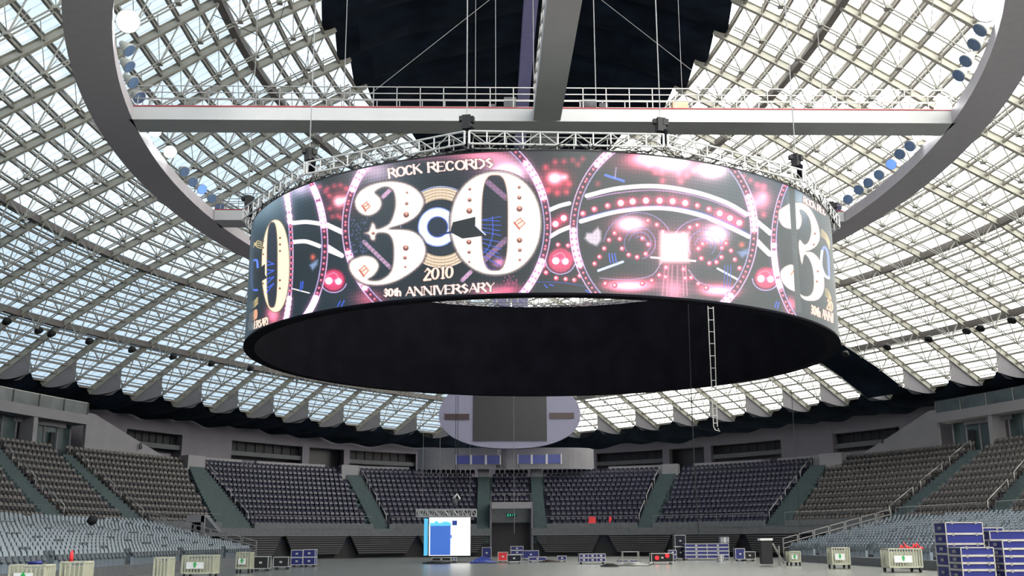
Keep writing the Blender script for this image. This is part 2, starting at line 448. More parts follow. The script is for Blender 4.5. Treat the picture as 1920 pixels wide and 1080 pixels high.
for side in (-1, 1):
    pr = None
    for y in np.arange(-16.9, 79, STEP / 4):
        xw = 44.3 * max(0, 1 - (min(abs(y), 76.2) / 76.3) ** 1.7) ** (1 / 1.7)
        p = rp_(side, max(40.6, hh(y) + .02), y, .64); q = Vector((side * max(xw, abs(p.x) + .3), y, 12.55))
        if pr: ce.quad(pr[0], p, q, pr[1])
        pr = (p, q)
struct(ce.build('eave_light_seal', 'dblack'))
tag(drape(0, 0).build('eave_drape', 'cloth', None, True), 'long scalloped black drape hung around the foot of the roof above the white walls', 'drape')
# ------------------------------------------------------------------ upper tier
# aisles: (phi at front, phi at back), each with its own width
AIS = []
def aisle(xf0, xf1, yf, xb0, xb1, yb):
    AIS.append(((hF(xf0, yf), hF(xf1, yf)), (hB(xb0, yb), hB(xb1, yb))))
aisle(893, 919, 985, 897, 918, 885)
aisle(1000, 1025, 985, 994, 1013, 885)
aisle(699, 728, 988, 640, 668, 885)
aisle(1196, 1225, 983, 1243, 1274, 880)
aisle(412, 474, 985, 350, 372, 875)
aisle(1435, 1475, 978, 1530, 1558, 866)
aisle(250, 282, 968, 100, 118, 855)
aisle(1652, 1682, 958, 1836, 1858, 838)
aisle(100, 135, 962, -40, -15, 840)
aisle(1838, 1870, 944, 1975, 1995, 820)
AIS.append(((1.42, 1.44), (1.47, 1.49))); AIS.append(((-1.44, -1.42), (-1.49, -1.47)))
AIS.sort(key=lambda a: a[0][0])
def in_aisle(phi, t):
    for (f0, f1), (b0, b1) in AIS:
        a = f0 + (b0 - f0) * t; b_ = f1 + (b1 - f1) * t
        if a - .001 < phi < b_ + .001: return True
    return False
GATE = (hF(921, 985), hF(996, 985)); GATEROWS = 5      # no seats over the gate
st = MB(); NP = 220
phs = [(-1.62 + 3.24 * i / NP) for i in range(NP + 1)]
extra = [GATE[0], GATE[1]]
phs = sorted(phs + extra)
for k in range(NR):
    t0, t1 = k / NR, (k + 1) / NR
    for a, b_ in zip(phs[:-1], phs[1:]):
        mid = (a + b_) / 2; gate = GATE[0] < mid < GATE[1]
        if gate and k < GATEROWS: continue
        mi = 1 if in_aisle(mid, (k + .5) / NR) else 0
        A, B_, Cc, D = bowl(a, t0), bowl(b_, t0), bowl(b_, t1), bowl(a, t1)
        z = treadz(k); zp = z - RISE if k else z
        st.add([(A.x, A.y, z), (B_.x, B_.y, z), (Cc.x, Cc.y, z), (D.x, D.y, z)], [(0, 1, 2, 3)], mi)
        lowz = 3.9 if gate and k == GATEROWS else (zp if k else 1.2)
        st.add([(A.x, A.y, lowz), (B_.x, B_.y, lowz), (B_.x, B_.y, z), (A.x, A.y, z)], [(0, 1, 2, 3)], mi)
a, b_ = phs[0], phs[-1]
struct(st.build('floor_upper_tier', ['tread', 'step']))
# half-steps in the aisles (one object per aisle)
hs = []
for i, (fr, bk) in enumerate(AIS):
    s = MB()
    for k in range(NR * 2):
        t0 = k / (2 * NR); z = treadz(0) + (k + 1) * RISE / 2
        if z > treadz(NR - 1): break
        t1 = t0 + 1 / (2 * NR)
        a0 = fr[0] + (bk[0] - fr[0]) * t0; a1 = fr[1] + (bk[1] - fr[1]) * t0
        P = [bowl(a0, t0), bowl(a1, t0), bowl(a1, t1), bowl(a0, t1)]
        V = [(p.x, p.y, zz) for zz in (z - RISE / 2 - .02, z + .012) for p in P]
        s.add(V, [(4, 5, 6, 7), (0, 1, 5, 4), (3, 0, 4, 7), (1, 2, 6, 5)])
    o = s.build('stair_flight', 'step'); hs.append(o)
HN = ['at the far left edge of the photo', 'second from the left edge', 'left of the tunnel with the white doorway', 'left of the navy seats', 'between the navy blocks left of the centre', 'just left of the centre gate', 'just right of the centre gate', 'between the navy blocks right of the centre', 'right of the navy seats, toward the taupe seats', 'between the two right taupe seat blocks', 'at the right edge of the photo', 'beyond the right edge']
for o, n_ in zip(hs, HN): tag(o, 'green-grey concrete stair aisle %s' % n_, 'stairs')
# ledge wall at the front of the upper tier
lg = MB()
def ring_wall(mb, p0, p1, o_in, o_out, z0, z1, n, mi=0, fn=None):
    for i in range(n):
        a = p0 + (p1 - p0) * i / n; b_ = p0 + (p1 - p0) * (i + 1) / n
        def P(q, o): return sel(CF[0] + o, CF[1] + o, CF[2], q)
        A = [P(q, o) for o in (o_in, o_out) for q in (a, b_)]
        V = [(p.x, p.y, z) for z in (z0, z1) for p in A]
        mb.add(V, [(0, 1, 5, 4), (3, 2, 6, 7), (4, 5, 7, 6), (1, 0, 2, 3), (0, 4, 6, 2), (1, 3, 7, 5)], mi)
def gaps_front():
    g_ = sorted([a[0] for a in AIS] + [GATE]); return g_
seg = []; prev = -1.6
for g0, g1 in gaps_front():
    if g0 - prev > .01: seg.append((prev, g0))
    prev = g1
seg.append((prev, 1.6))
lf = MB(); ring_wall(lf, -1.6, GATE[0], -.28, 0, 1.9, 2.55, 90); ring_wall(lf, GATE[1], 1.6, -.28, 0, 1.9, 2.55, 90)
struct(lf.build('wall_ledge', 'conc'))
i = 0
for s0, s1 in seg:
    if s1 - s0 < .03: continue
    m_ = MB(); n = max(2, int((s1 - s0) / .02)); ring_wall(m_, s0, s1, -.3, -.02, 2.5, 2.98, n); o = m_.build('wall_parapet', 'conc'); struct(o)
    # glass balustrade with a steel top rail
    L = (bowl(s0, 0) - bowl(s1, 0)).length; k = max(2, int(L / 1.6))
    r = empty('front_railing', (sel(CF[0] - .15, CF[1] - .15, CF[2], (s0 + s1) / 2).x, sel(CF[0] - .15, CF[1] - .15, CF[2], (s0 + s1) / 2).y, 2.98)); lc = r.location
    tb = MB(); ps = MB(); pts = [sel(CF[0] - .15, CF[1] - .15, CF[2], s0 + (s1 - s0) * j / k) for j in range(k + 1)]
    tb.tube([(p.x, p.y, 3.62) for p in pts], .018, 5)
    for p in pts:
        ps = MB(); ps.bar((p.x, p.y, 2.98), (p.x, p.y, 3.62), .022); o = ps.build('post', 'rail2', None, False, loc=lc); o.location = (0, 0, 0); o.parent = r
    for mb_, nm in ((tb, 'top_rail'),):
        o = mb_.build(nm, 'rail2', None, False, loc=lc); o.location = (0, 0, 0); o.parent = r
    mid = bowl((s0 + s1) / 2, 0)
    sd = 'left' if mid.x < 0 else 'right'
    tag(r, 'thin front railing of the upper tier, %s' % ['at the far left edge', 'left of the left tunnel stairs', 'above the left tunnel', 'by the left tunnel doorway', 'before the wide left navy block', 'behind the small video cube', 'left of the centre gate', 'right of the centre gate', 'before the block with the red cloths', 'before the wide right navy block', 'before the right taupe block', 'at the right edge', 'past the right edge', 'last on the right'][min(i, 13)], 'railing'); i += 1
# white parapets behind the last row
for x0, x1, y, lab in ((340, 454, 868, 'leftmost, above the navy block edge'), (482, 610, 870, 'above the wide left navy block'), (638, 768, 873, 'left of the curved booth'), (1140, 1272, 871, 'right of the curved booth'), (1299, 1428, 865, 'above the wide right navy block'), (1456, 1592, 859, 'rightmost, below the slanted J wall')):
    m_ = MB(); p0, p1 = hB(x0, y), hB(x1, y)
    for q in range(8):
        a = p0 + (p1 - p0) * q / 8; b_ = p0 + (p1 - p0) * (q + 1) / 8
        A = [sel(CB[0] + o, CB[1] + o, CB[2], z) for o in (0.05, .5) for z in (a, b_)]
        V = [(p.x, p.y, z) for z in (7.9, 8.78) for p in A]
        m_.add(V, [(0, 1, 5, 4), (3, 2, 6, 7), (4, 5, 7, 6), (0, 4, 6, 2), (1, 3, 7, 5)])
    tag(m_.build('parapet', 'walll'), 'low white parapet behind the top row of seats, %s' % lab, 'parapet')
# white blocks closing the aisle tops (vomitory walls)
for x0, x1, y, lab in ((638, 669, 885, 'between the two left navy blocks'), (1243, 1273, 880, 'between the two right navy blocks'), (340, 374, 874, 'left of the wide left navy block'), (1546, 1590, 866, 'below the J wall'), (896, 918, 888, 'left of the top centre seats'), (994, 1014, 888, 'right of the top centre seats')):
    m_ = MB(); p0, p1 = hB(x0, y), hB(x1, y)
    A = [bowl(p0, .88), bowl(p1, .88), bowl(p1, 1.0), bowl(p0, 1.0)]
    V = [(p.x, p.y, z) for z in (7.0, 8.76) for p in A]
    m_.add(V, [(0, 1, 5, 4), (1, 2, 6, 5), (2, 3, 7, 6), (3, 0, 4, 7), (4, 5, 6, 7)])
    tag(m_.build('stair_head_wall', 'walll'), 'pale block wall closing the top of the aisle %s' % lab, 'wall block')
# aisle handrails
def handrail(pts, lab, r=.03, mt='rail'):
    pts = [Vector(p) for p in pts]; root = empty('handrail', pts[0] - Vector((0, 0, .85))); lc = root.location
    a = MB(); a.tube(pts, r, 6); o = a.build('top_rail', mt, None, True, loc=lc); o.location = (0, 0, 0); o.parent = root
    for p in (pts[0], pts[-1]):
        b2 = MB(); b2.tube([p, p - Vector((0, 0, .85))], r, 6); o = b2.build('post', mt, None, True, loc=lc); o.location = (0, 0, 0); o.parent = root
    tag(root, lab, 'handrail')
def rail_on(ai, edge, t0, t1, lab):
    fr, bk = AIS[ai]
    P = []
    for t in (t0, t1):
        q = fr[edge] + (bk[edge] - fr[edge]) * t; p = bowl(q, t); P.append(Vector((p.x, p.y, Z0 + t * NR * RISE + .8)))
    handrail(P, lab)
NAMES = {0: 'aisle at the left edge', 1: 'second aisle from the left edge', 2: 'aisle left of the white tunnel doorway', 3: 'aisle left of the navy seats', 4: 'aisle between the left navy blocks', 7: 'aisle between the right navy blocks', 8: 'aisle right of the navy seats', 9: 'aisle between the right taupe blocks', 10: 'rightmost aisle'}
for ai, nm in NAMES.items():
    if ai >= len(AIS): continue
    if ai in (0,): continue
    e = 1 if ai < 6 else 0
    for (t0, t1), w_ in (((.08, .32), 'lowest'), ((.40, .62), 'middle'), ((.70, .92), 'highest')):
        rail_on(ai, e, t0, t1, '%s sloping steel handrail in the %s' % (w_, nm))
# ------------------------------------------------------------------ seats
def seat_mesh(name, mats):
    s = MB()
    # tipped-up pan with a rounded top edge
    for x0, x1, z1 in ((-.175, -.12, .54), (-.12, .12, .58), (.12, .175, .54)):
        V = [(x0, .05, .38), (x1, .05, .38), (x1, .16, .38), (x0, .16, .38), (x0, .11, z1), (x1, .11, z1), (x1, .20, z1), (x0, .20, z1)]
        s.add(V, [(3, 2, 1, 0), (4, 5, 6, 7), (0, 1, 5, 4), (1, 2, 6, 5), (2, 3, 7, 6), (3, 0, 4, 7)], 0)
    n = 5; V = []
    for dy in (0, .03):
        for j, (z, y) in enumerate(((.36, .22), (.62, .27), (.80, .31))):
            for i in range(n):
                u = i / (n - 1) * 2 - 1; V.append((u * (.21 - .035 * (j == 2)), y + dy - .05 * u * u, z - (.045 * u * u if j == 2 else 0)))
    Fc = []
    for o, fl in ((0, 0), (15, 1)):
        for j in range(2):
            for i in range(n - 1):
                q = (o + j * n + i, o + j * n + i + 1, o + (j + 1) * n + i + 1, o + (j + 1) * n + i); Fc.append(q if not fl else q[::-1])
    Fc += [(10 + i, 11 + i, 26 + i, 25 + i) for i in range(4)]
    s.add(V, Fc, 1)
    s.box((-.15, .18, .19), (.04, .14, .38), 1); s.box((.15, .18, .19), (.04, .14, .38), 1)
    return s
SEAT = {}
for nm, mt in (('navy', ('navy', 'navy2')), ('taupe', ('dblack', 'brown')), ('grey', ('grey', 'grey'))): SEAT[nm] = seat_mesh(nm, mt)
SMAT = {'navy': ['navy2', 'navy'], 'taupe': ['pan', 'brown'], 'grey': ['greyd', 'grey']}
SNAME = {'navy': 'folding_seat', 'taupe': 'arena_seat', 'grey': 'plastic_seat'}
def frame_px(p):
    v = Vector(p) - CAM; d = v.dot(fwd)
    if d < 1: return None
    return 960 + F * v.dot(cr) / d, 540 - F * v.dot(cu) / d, d
def place_seats(kind, spots, label, stufflabel, group):
    vis = []
    for p in spots:
        q = frame_px((p[0], p[1], p[2] + .5))
        if q and -20 < q[0] < 1940 and -20 < q[1] < 1100: vis.append((q[2], p))
    vis.sort(key=lambda a: a[0])
    near = [v[1] for v in vis[:300]]; rest = [v[1] for v in vis[300:]]
    proto = SEAT[kind].build(SNAME[kind], SMAT[kind]); me = proto.data
    for i, (x, y, z, r) in enumerate(near):
        o = proto if i == 0 else proto.copy()
        if i: C.objects.link(o)
        o.location = (x, y, z); o.rotation_euler = (0, 0, r); tag(o, label, 'seat', group)
    base = np.array(SEAT[kind].v); nv = len(base); fs = SEAT[kind].f; mi = SEAT[kind].m
    V = []; Fc = []; Ms = []
    for i, (x, y, z, r) in enumerate(rest):
        c, s = math.cos(r), math.sin(r)
        q = np.stack([base[:, 0] * c - base[:, 1] * s + x, base[:, 0] * s + base[:, 1] * c + y, base[:, 2] + z], 1)
        V.append(q); o = i * nv; Fc += [tuple(a + o for a in f_) for f_ in fs]; Ms += mi
    if rest:
        s = MB(); s.v = [tuple(a) for a in np.concatenate(V)]; s.f = Fc; s.m = Ms
        tag(s.build('seat_rows', SMAT[kind]), stufflabel, 'seats', None, 'stuff')
navyL = AIS[3][0][1], AIS[8][0][0]
up_navy, up_taupe = [], []
for k in range(NR):
    t = (k + .45) / NR
    # walk along the row at .5 m steps
    phi = -1.5; 
    while phi < 1.5:
        p = bowl(phi, t); q = bowl(phi + .002, t); L = (q - p).length
        d = (q - p).normalized(); r = math.atan2(d.y, d.x)
        ok = not in_aisle(phi, t)
        # keep clear of the aisle edges
        e = .3 / L * .002
        if in_aisle(phi - e, t) or in_aisle(phi + e, t): ok = False
        if GATE[0] - e < phi < GATE[1] + e and k < GATEROWS: ok = False
        if ok:
            fr, bk = AIS[3]; a = fr[1] + (bk[1] - fr[1]) * t; fr, bk = AIS[8]; b_ = fr[0] + (bk[0] - fr[0]) * t
            rr = r + PI if p.y < 0 and False else r
            (up_navy if a < phi < b_ else up_taupe).append((p.x, p.y, treadz(k), r + (0 if True else PI)))
        phi += .50 / L * .002
place_seats('navy', up_navy, 'small navy tip-up seat in the far upper tier blocks', 'rows of small navy tip-up seats filling the rest of the far upper tier', 'nearest navy seats of the far upper tier')
place_seats('taupe', up_taupe, 'taupe-backed seat on the side upper tier nearest the camera', 'rows of taupe-backed seats filling the rest of the side upper tier', 'nearest taupe seats of the side upper tier')
# ------------------------------------------------------------------ lower side stands
NL = 13; YE = 29.0; GX = 18.9
def low(side, y, t):
    xf = CF[0] * (1 - abs(y / CF[1]) ** CF[2]) ** (1 / CF[2]) - .3
    gx = GX - .012 * (max(y, 0) / 5) ** 2
    return Vector((side * (gx + (xf - gx) * t), y, 0))
grey = []
rows_y0 = -16
for side in (-1, 1):
    m_ = MB(); ye = YE + (1.0 if side < 0 else 0)
    n = 24; ysx = [rows_y0 + (ye - rows_y0) * i / n for i in range(n + 1)]
    for k in range(NL):
        z = .45 + k * .155; zp = z - .155 if k else 0
        for a, b_ in zip(ysx[:-1], ysx[1:]):
            A, B_, Cc, D = low(side, a, k / NL), low(side, b_, k / NL), low(side, b_, (k + 1) / NL), low(side, a, (k + 1) / NL)
            m_.add([(A.x, A.y, z), (B_.x, B_.y, z), (Cc.x, Cc.y, z), (D.x, D.y, z)], [(0, 1, 2, 3)])
            m_.add([(A.x, A.y, zp), (B_.x, B_.y, zp), (B_.x, B_.y, z), (A.x, A.y, z)], [(0, 1, 2, 3)])
        A, D = low(side, ye, k / NL), low(side, ye, (k + 1) / NL)
        m_.add([(A.x, A.y, 0), (D.x, D.y, 0), (D.x, D.y, z), (A.x, A.y, z)], [(0, 1, 2, 3)])
    nm = 'left' if side < 0 else 'right'
    tag(m_.build('stand_deck', 'conc'), 'stepped concrete-grey deck under the grey seats of the %s lower stand' % nm, 'stand')
    # end railing: posts with three bars, panel by panel going down to the floor
    E_ = [low(side, ye + .1, t) + Vector((0, 0, .45 + t * NL * .155)) for t in np.linspace(1, 0, 8)]
    for i in range(7):
        root = empty('stand_railing', E_[i]); lc = root.location
        fr = MB(); a, b_ = E_[i] + (E_[i + 1] - E_[i]) * .04, E_[i] + (E_[i + 1] - E_[i]) * .94
        for hgt in (1.05, .7, .38): fr.bar(a + Vector((0, 0, hgt)), b_ + Vector((0, 0, hgt)), .06)
        o = fr.build('bars', 'rail', None, False, loc=lc); o.location = (0, 0, 0); o.parent = root
        for e in (a, b_):
            q = MB(); q.bar(e - Vector((0, 0, .2)), e + Vector((0, 0, 1.05)), .06); o = q.build('post', 'rail', None, False, loc=lc); o.location = (0, 0, 0); o.parent = root
        tag(root, 'three-bar steel railing panel, number-free section %s on the far end of the %s stand' % (['topmost', 'just below the topmost', 'upper middle', 'middle', 'lower middle', 'second lowest', 'lowest'][i], nm), 'railing', None)
        root['label'] = 'three-bar railing panel, %s at the far end of the %s stand' % (['topmost', 'second highest', 'third highest', 'middle', 'third lowest', 'second lowest', 'lowest'][i], nm)
    for k in range(NL):
        t = (k + .4) / NL; y = rows_y0 + .3
        cut = [(-6 + 9.2 * j - k * .75 + 1.5, 0) for j in range(6)]
        while y < ye - .3:
            p = low(side, y, t)
            if not any(abs(y - c0) < .55 for c0, _ in cut):
                r = PI / 2 if side < 0 else -PI / 2
                if p.length < 1e9: grey.append((p.x, p.y, .45 + k * .155, r))
            y += .52
place_seats('grey', grey, 'pale grey plastic seat near the camera on a lower side stand', 'rows of pale grey plastic seats filling the rest of the lower side stands', 'nearest grey seats of the lower side stands')
# ------------------------------------------------------------------ folded bleachers under the far ledge
def bleacher(p0, p1, lab):
    c = sel(CF[0] - .6, CF[1] - .6, CF[2], (p0 + p1) / 2); root = empty('folded_bleacher', (c.x, c.y, 0)); lc = root.location
    body = MB(); nos = MB(); n = 10; K = 9
    for k in range(K):
        z = 1.95 - k * .185; o = -.45 - .0 * k; s = min(k / K * .16, .35) * (p1 - p0)
        a, b_ = p0 + s * .9, p1 - s * .9
        for i in range(n):
            q0 = a + (b_ - a) * i / n; q1 = a + (b_ - a) * (i + 1) / n
            def P(q, oo): return sel(CF[0] + oo, CF[1] + oo, CF[2], q)
            A = [P(q, oo) for oo in (o, -.05) for q in (q0, q1)]
            V = [(p.x, p.y, zz) for zz in (z - .15, z - .01) for p in A]
            body.add(V, [(0, 1, 5, 4), (4, 5, 7, 6), (0, 4, 6, 2), (1, 3, 7, 5)])
            A = [P(q, oo) for oo in (o - .06, o) for q in (q0, q1)]
            V = [(p.x, p.y, zz) for zz in (z - .032, z - .002) for p in A]
            nos.add(V, [(0, 1, 5, 4), (4, 5, 7, 6), (2, 3, 7, 6), (1, 0, 2, 3)])
    for mb_, nm, mt in ((body, 'rows', 'dblack'), (nos, 'nosings', 'walll')):
        o = mb_.build(nm, mt, None, False, loc=lc); o.location = (0, 0, 0); o.parent = root
    tag(root, 'black folded bleacher with pale step edges %s' % lab, 'bleacher')
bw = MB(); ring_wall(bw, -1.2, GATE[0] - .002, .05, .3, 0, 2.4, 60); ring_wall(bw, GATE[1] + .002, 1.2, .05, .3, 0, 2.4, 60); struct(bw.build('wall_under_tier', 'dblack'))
for x0, x1, lab in ((405, 524, 'below the left aisle, partly behind the stand railing'), (532, 648, 'left of the triangular gap at the table'), (655, 778, 'behind the left side of the video cube'), (784, 915, 'between the video cube and the centre gate'), (1002, 1126, 'right of the centre gate'), (1142, 1262, 'below the right red seats'), (1270, 1392, 'behind the long blue case stack'), (1402, 1500, 'rightmost, behind the lift tower')):
    bleacher(hF(x0, 990), hF(x1, 990), lab)
# ------------------------------------------------------------------ ring beam, catwalk beams
ZR = 17.9
def part(mb, nm, mt, root, sm=False):
    lc = root.location; o = mb.build(nm, mt, None, sm, loc=lc)
    o.location = (0, 0, 0); o.parent = root; return o
rb = empty('ring_beam', (0, 0, ZR))
m_ = MB(); N_ = 160
for i in range(N_):
    q = [2 * PI * j / N_ for j in (i, i + 1)]
    P = [(a * math.sin(t), b_ * math.cos(t)) for a, b_ in ((17.05, 30.3), (18.6, 31.85)) for t in q]
    V = [(x, y, z) for z in (ZR, ZR + .55) for x, y in P]
    m_.add(V, [(1, 0, 2, 3), (4, 5, 7, 6), (0, 1, 5, 4), (3, 2, 6, 7)])
part(m_, 'beam', 'ringp', rb)
for (a0, b0, nm, mt) in ((17.12, 30.37, 'inner_edge_trim', 'beam'),):
    m_ = MB(); m_.tube([(a0 * math.sin(2 * PI * i / 120), b0 * math.cos(2 * PI * i / 120), ZR + .56) for i in range(121)], .05, 4, caps=False); part(m_, nm, mt, rb)
for r_, hgt in ((18.45, .5), (18.45, .95)):
    m_ = MB(); m_.tube([(r_ * math.sin(2 * PI * i / 120), (r_ + 13.25) * math.cos(2 * PI * i / 120), ZR + .55 + hgt) for i in range(121)], .025, 4, caps=False); part(m_, 'guard_rail', 'steel_l', rb)
tag(rb, 'huge grey oval ring beam hanging under the roof around the screen ring', 'beam')
def chord(yc, lab):
    hx = 17.05 * math.sqrt(1 - (yc / 30.3) ** 2) + .05
    r = empty('catwalk_beam', (0, yc, ZR)); b2 = MB()
    b2.box((0, yc, ZR + .27), (2 * hx, 1.4, .54)); part(b2, 'beam', 'beam', r)
    b2 = MB(); b2.box((0, yc, ZR + .57), (2 * hx, 1.44, .05)); part(b2, 'deck_edge', 'red', r)
    for yy in (yc - .68, yc + .68):
        n = int(2 * hx / .94); 
        for zz in (.9, .62, .36):
            t = MB(); t.bar((-hx, yy, ZR + .55 + zz), (hx, yy, ZR + .55 + zz), .035); part(t, 'guard_rail', 'rail', r)
        for i in range(n + 1):
            x = -hx + .3 + i * .94
            if abs(x) < .6 and yy < yc: continue
            t = MB(); t.bar((x, yy, ZR + .57), (x, yy, ZR + 1.46), .035); part(t, 'post', 'rail', r)
    tag(r, lab, 'catwalk')
    return r
chord(-6.9, 'long white catwalk beam with guard rails crossing the ring in front of the screen ring')
chord(6.9, 'farther white catwalk beam mostly hidden behind the screen ring')
lb = empty('catwalk_beam', (.02, -18, ZR))
m_ = MB(); m_.box((.02, -19.0, ZR + .27), (1.1, 22.6, .54)); part(m_, 'beam', 'beam', lb)
m_ = MB(); m_.box((.02, -.0, ZR + .2), (1.1, 12.3, .4)); part(m_, 'rear_beam', 'beam', lb)
for xx in (-.5, .54):
    for zz in (.9, .5):
        t = MB(); t.bar((xx, -29.8, ZR + .55 + zz), (xx, -7.7, ZR + .55 + zz), .035); part(t, 'guard_rail', 'rail', lb)
    for i in range(22):
        t = MB(); t.bar((xx, -29 + i, ZR + .54), (xx, -29 + i, ZR + 1.46), .035); part(t, 'post', 'rail', lb)
tag(lb, 'grey beam running overhead toward the camera, widening to the top of the photo', 'beam')
# violet duct under the ridge
m_ = MB()
for i in range(20):
    y0, y1 = -14 + i * 3, -11 + i * 3
    m_.bar((0, y0, zlev(11) - 2.0 - .25 * max(0, y0 - 8) ** 1.0 * .3), (0, y1, zlev(11) - 2.0 - .25 * max(0, y1 - 8) * .3), .75, .6)
tag(m_.build('ridge_duct', 'violet'), 'long violet-grey duct under the ridge in front of the black cloth', 'duct')
for x0, x1, y, lab in ((925, 957, 560, 'left, greyer'), (960, 990, 560, 'right, bluer')):
    a, b_ = onY(x0, 578, 34), onY(x1, 545, 34); m_ = MB(); m_.box(((a.x + b_.x) / 2, 34, (a.z + b_.z) / 2), (b_.x - a.x, .5, b_.z - a.z + 1.2))
    tag(m_.build('duct_box', 'violet'), 'violet duct box seen through the gap under the screen, %s one' % lab, 'duct')
# things on the catwalk
def pxbox(x0, y0, x1, y1, y, dep, nm, mt, lab, cat, group=None):
    a, b_ = onY(x0, y1, y), onY(x1, y0, y); m = MB(); m.box(((a.x + b_.x) / 2, y + dep / 2, (a.z + b_.z) / 2), (abs(b_.x - a.x), dep, abs(b_.z - a.z)))
    o = m.build(nm, mt); tag(o, lab, cat, group); return o
sp_ = pxbox(945, 182, 968, 207, -7.2, .5, 'loudspeaker', 'conc', 'grey loudspeaker box on the catwalk left of the central beam', 'loudspeaker')
m_ = MB(); a = onY(1103, 207, -7.0); a.z = ZR + .62
m_.tube([(a.x - .3, -7, a.z + .3), (a.x - .22, -7, a.z + .3), (a.x + .3, -7, a.z + .3)], [.16, .29, .29], 14)
tag(m_.build('drum', 'conc', None, True), 'grey cable drum lying on the catwalk right of the central beam', 'drum')
pxbox(1262, 190, 1290, 209, -7.2, .5, 'cardboard_box', 'wood', 'tan cardboard box on the catwalk right of the drum', 'box')
pxbox(1124, 193, 1140, 203, -7.2, .2, 'junction_box', 'conc', 'small grey junction box on the rail just right of the drum', 'box')
pxbox(916, 195, 930, 205, -7.2, .2, 'junction_box', 'conc', 'small box on the rail left of the loudspeaker', 'box')
# ------------------------------------------------------------------ floodlights on the ring
def flood(px, py, kind, lab, z=18.9, s=.27, tgt=(0, -6, 4), grp=None):
    p = onZ(px, py, z); root = empty('floodlight', p); d = (Vector(tgt) - p).normalized()
    h = MB(); h.tube([p - d * .5, p - d * .35, p - d * .05, p], [s * .35, s * .6, s, s * 1.02], 14); hs_ = part(h, 'housing', 'steel_l', root, True)
    l_ = MB(); l_.tube([p, p + d * .02], s * .93, 14); part(l_, 'lens', {'on': 'lampon', 'off': 'lens', 'blue': 'lensb'}[kind], root).parent = hs_
    b_ = MB(); q = Vector((p.x * 1.0, p.y, ZR + .55)); out = Vector((math.copysign(.7, p.x), 0, 0))
    b_.tube([p - d * .25, p - d * .25 + Vector((out.x * .5, 0, -.05)), p + out + Vector((0, 0, .1)), Vector((p.x + out.x, p.y, ZR + .5))], .03, 5); part(b_, 'bracket', 'rail', root)
    if kind == 'on':
        L = bpy.data.lights.new('lamp_light', 'SPOT'); lo = bpy.data.objects.new('lamp_light', L); C.objects.link(lo); L.energy = 2500 if px < 900 else 1500
        L.spot_size = 1.9; L.spot_blend = 1; L.shadow_soft_size = .3; L.color = (1, .97, .93); aim = Vector((30, 22, 10)) if px < 900 else Vector((-10, 10, 0))
        lo.rotation_euler = (p - aim).to_track_quat('Z', 'Y').to_euler(); lo.location = d * .15; lo.parent = root
    tag(root, lab, 'floodlight', grp)
FL = [(240, 40, 'on', 'lit floodlight at the top of the left ring beam', .55), (291, 246, 'on', 'lit floodlight just under the left end of the catwalk', .36), (319, 285, 'on', 'second lit floodlight below the left end of the catwalk', .40), (379, 355, 'blue', 'blue floodlight on the left ring beam above the screen corner', .26),
      (243, 95, 'off', 'dark floodlight below the top lit lamp on the left ring beam', .26), (243, 125, 'off', 'dark floodlight on the left ring beam, midway above the catwalk', .26), (250, 155, 'off', 'dark floodlight on the left ring beam, upper of the pair above the catwalk end', .26), (262, 183, 'off', 'dark floodlight on the left ring beam just above the catwalk end', .28),
      (346, 322, 'off', 'dark floodlight right after the lit pair on the left ring beam', .26), (362, 341, 'off', 'dark floodlight next to the blue one on the left ring beam', .26), (398, 372, 'off', 'dark floodlight below the blue one, left ring beam', .26), (412, 388, 'off', 'lowest dark floodlight on the left ring beam', .26),
      (1850, 16, 'on', 'glaring lit floodlight at the top of the right ring beam', .62), (1722, 252, 'on', 'lit floodlight under the right end of the catwalk', .40), (1768, 205, 'on', 'glaring lit floodlight above the right end of the catwalk', .5),
      (1837, 57, 'off', 'topmost of four blue-grey lamp lenses on the right ring beam', .28), (1826, 84, 'off', 'second of four blue-grey lamp lenses on the right ring beam', .28), (1810, 115, 'off', 'third of four blue-grey lamp lenses on the right ring beam', .27), (1797, 142, 'off', 'lowest of four blue-grey lamp lenses on the right ring beam', .27),
      (1706, 274, 'off', 'first dark lamp lens below the lit one, right ring beam', .27), (1687, 289, 'off', 'second dark lamp lens below the lit one, right ring beam', .27), (1671, 308, 'blue', 'lamp with a shining blue lens on the right ring beam', .27), (1648, 328, 'off', 'dark lamp lens just below the blue one, right ring beam', .27), (1628, 343, 'off', 'dark lamp lens second below the blue one, right ring beam', .27), (1610, 356, 'off', 'dark lamp lens third below the blue one, right ring beam', .27), (1590, 374, 'off', 'dark lamp lens next to the screen ring truss, right ring beam', .27), (1569, 388, 'off', 'dark lamp lens touching the screen ring corner, right ring beam', .27)]
for x, y, k, lab, s in FL: flood(x, y, k, lab, s=s * (.75 if k == 'on' else 1), tgt=(0, -40, 3) if k == 'on' else (0, -14, 4))
# small floodlights on the thick purlin above the eave
for x, y in ((13, 604), (73, 621), (97, 627), (168, 641), (248, 657), (325, 670), (397, 683), (470, 692)):
    p = onZ(x, y, 15.7); p = onY(x, y, p.y)
    m_ = MB(); d = Vector((.5, -.3, -.8)).normalized(); m_.tube([p - d * .35, p - d * .1, p], [.12, .3, .32], 10)
    tag(m_.build('small_floodlight', 'dblack', None, True), 'small dark floodlight under the thick purlin on the left roof half', 'floodlight', 'small floodlights of the left thick purlin')
for x, y in ((1585, 665), (1663, 652), (1741, 637), (1812, 622), (1838, 617), (1897, 602)):
    p = onZ(x, y, 15.7)
    m_ = MB(); d = Vector((-.5, -.3, -.8)).normalized(); m_.tube([p - d * .35, p - d * .1, p], [.12, .3, .32], 10)
    tag(m_.build('small_floodlight', 'dblack', None, True), 'small dark floodlight under the thick purlin on the right roof half', 'floodlight', 'small floodlights of the right thick purlin')
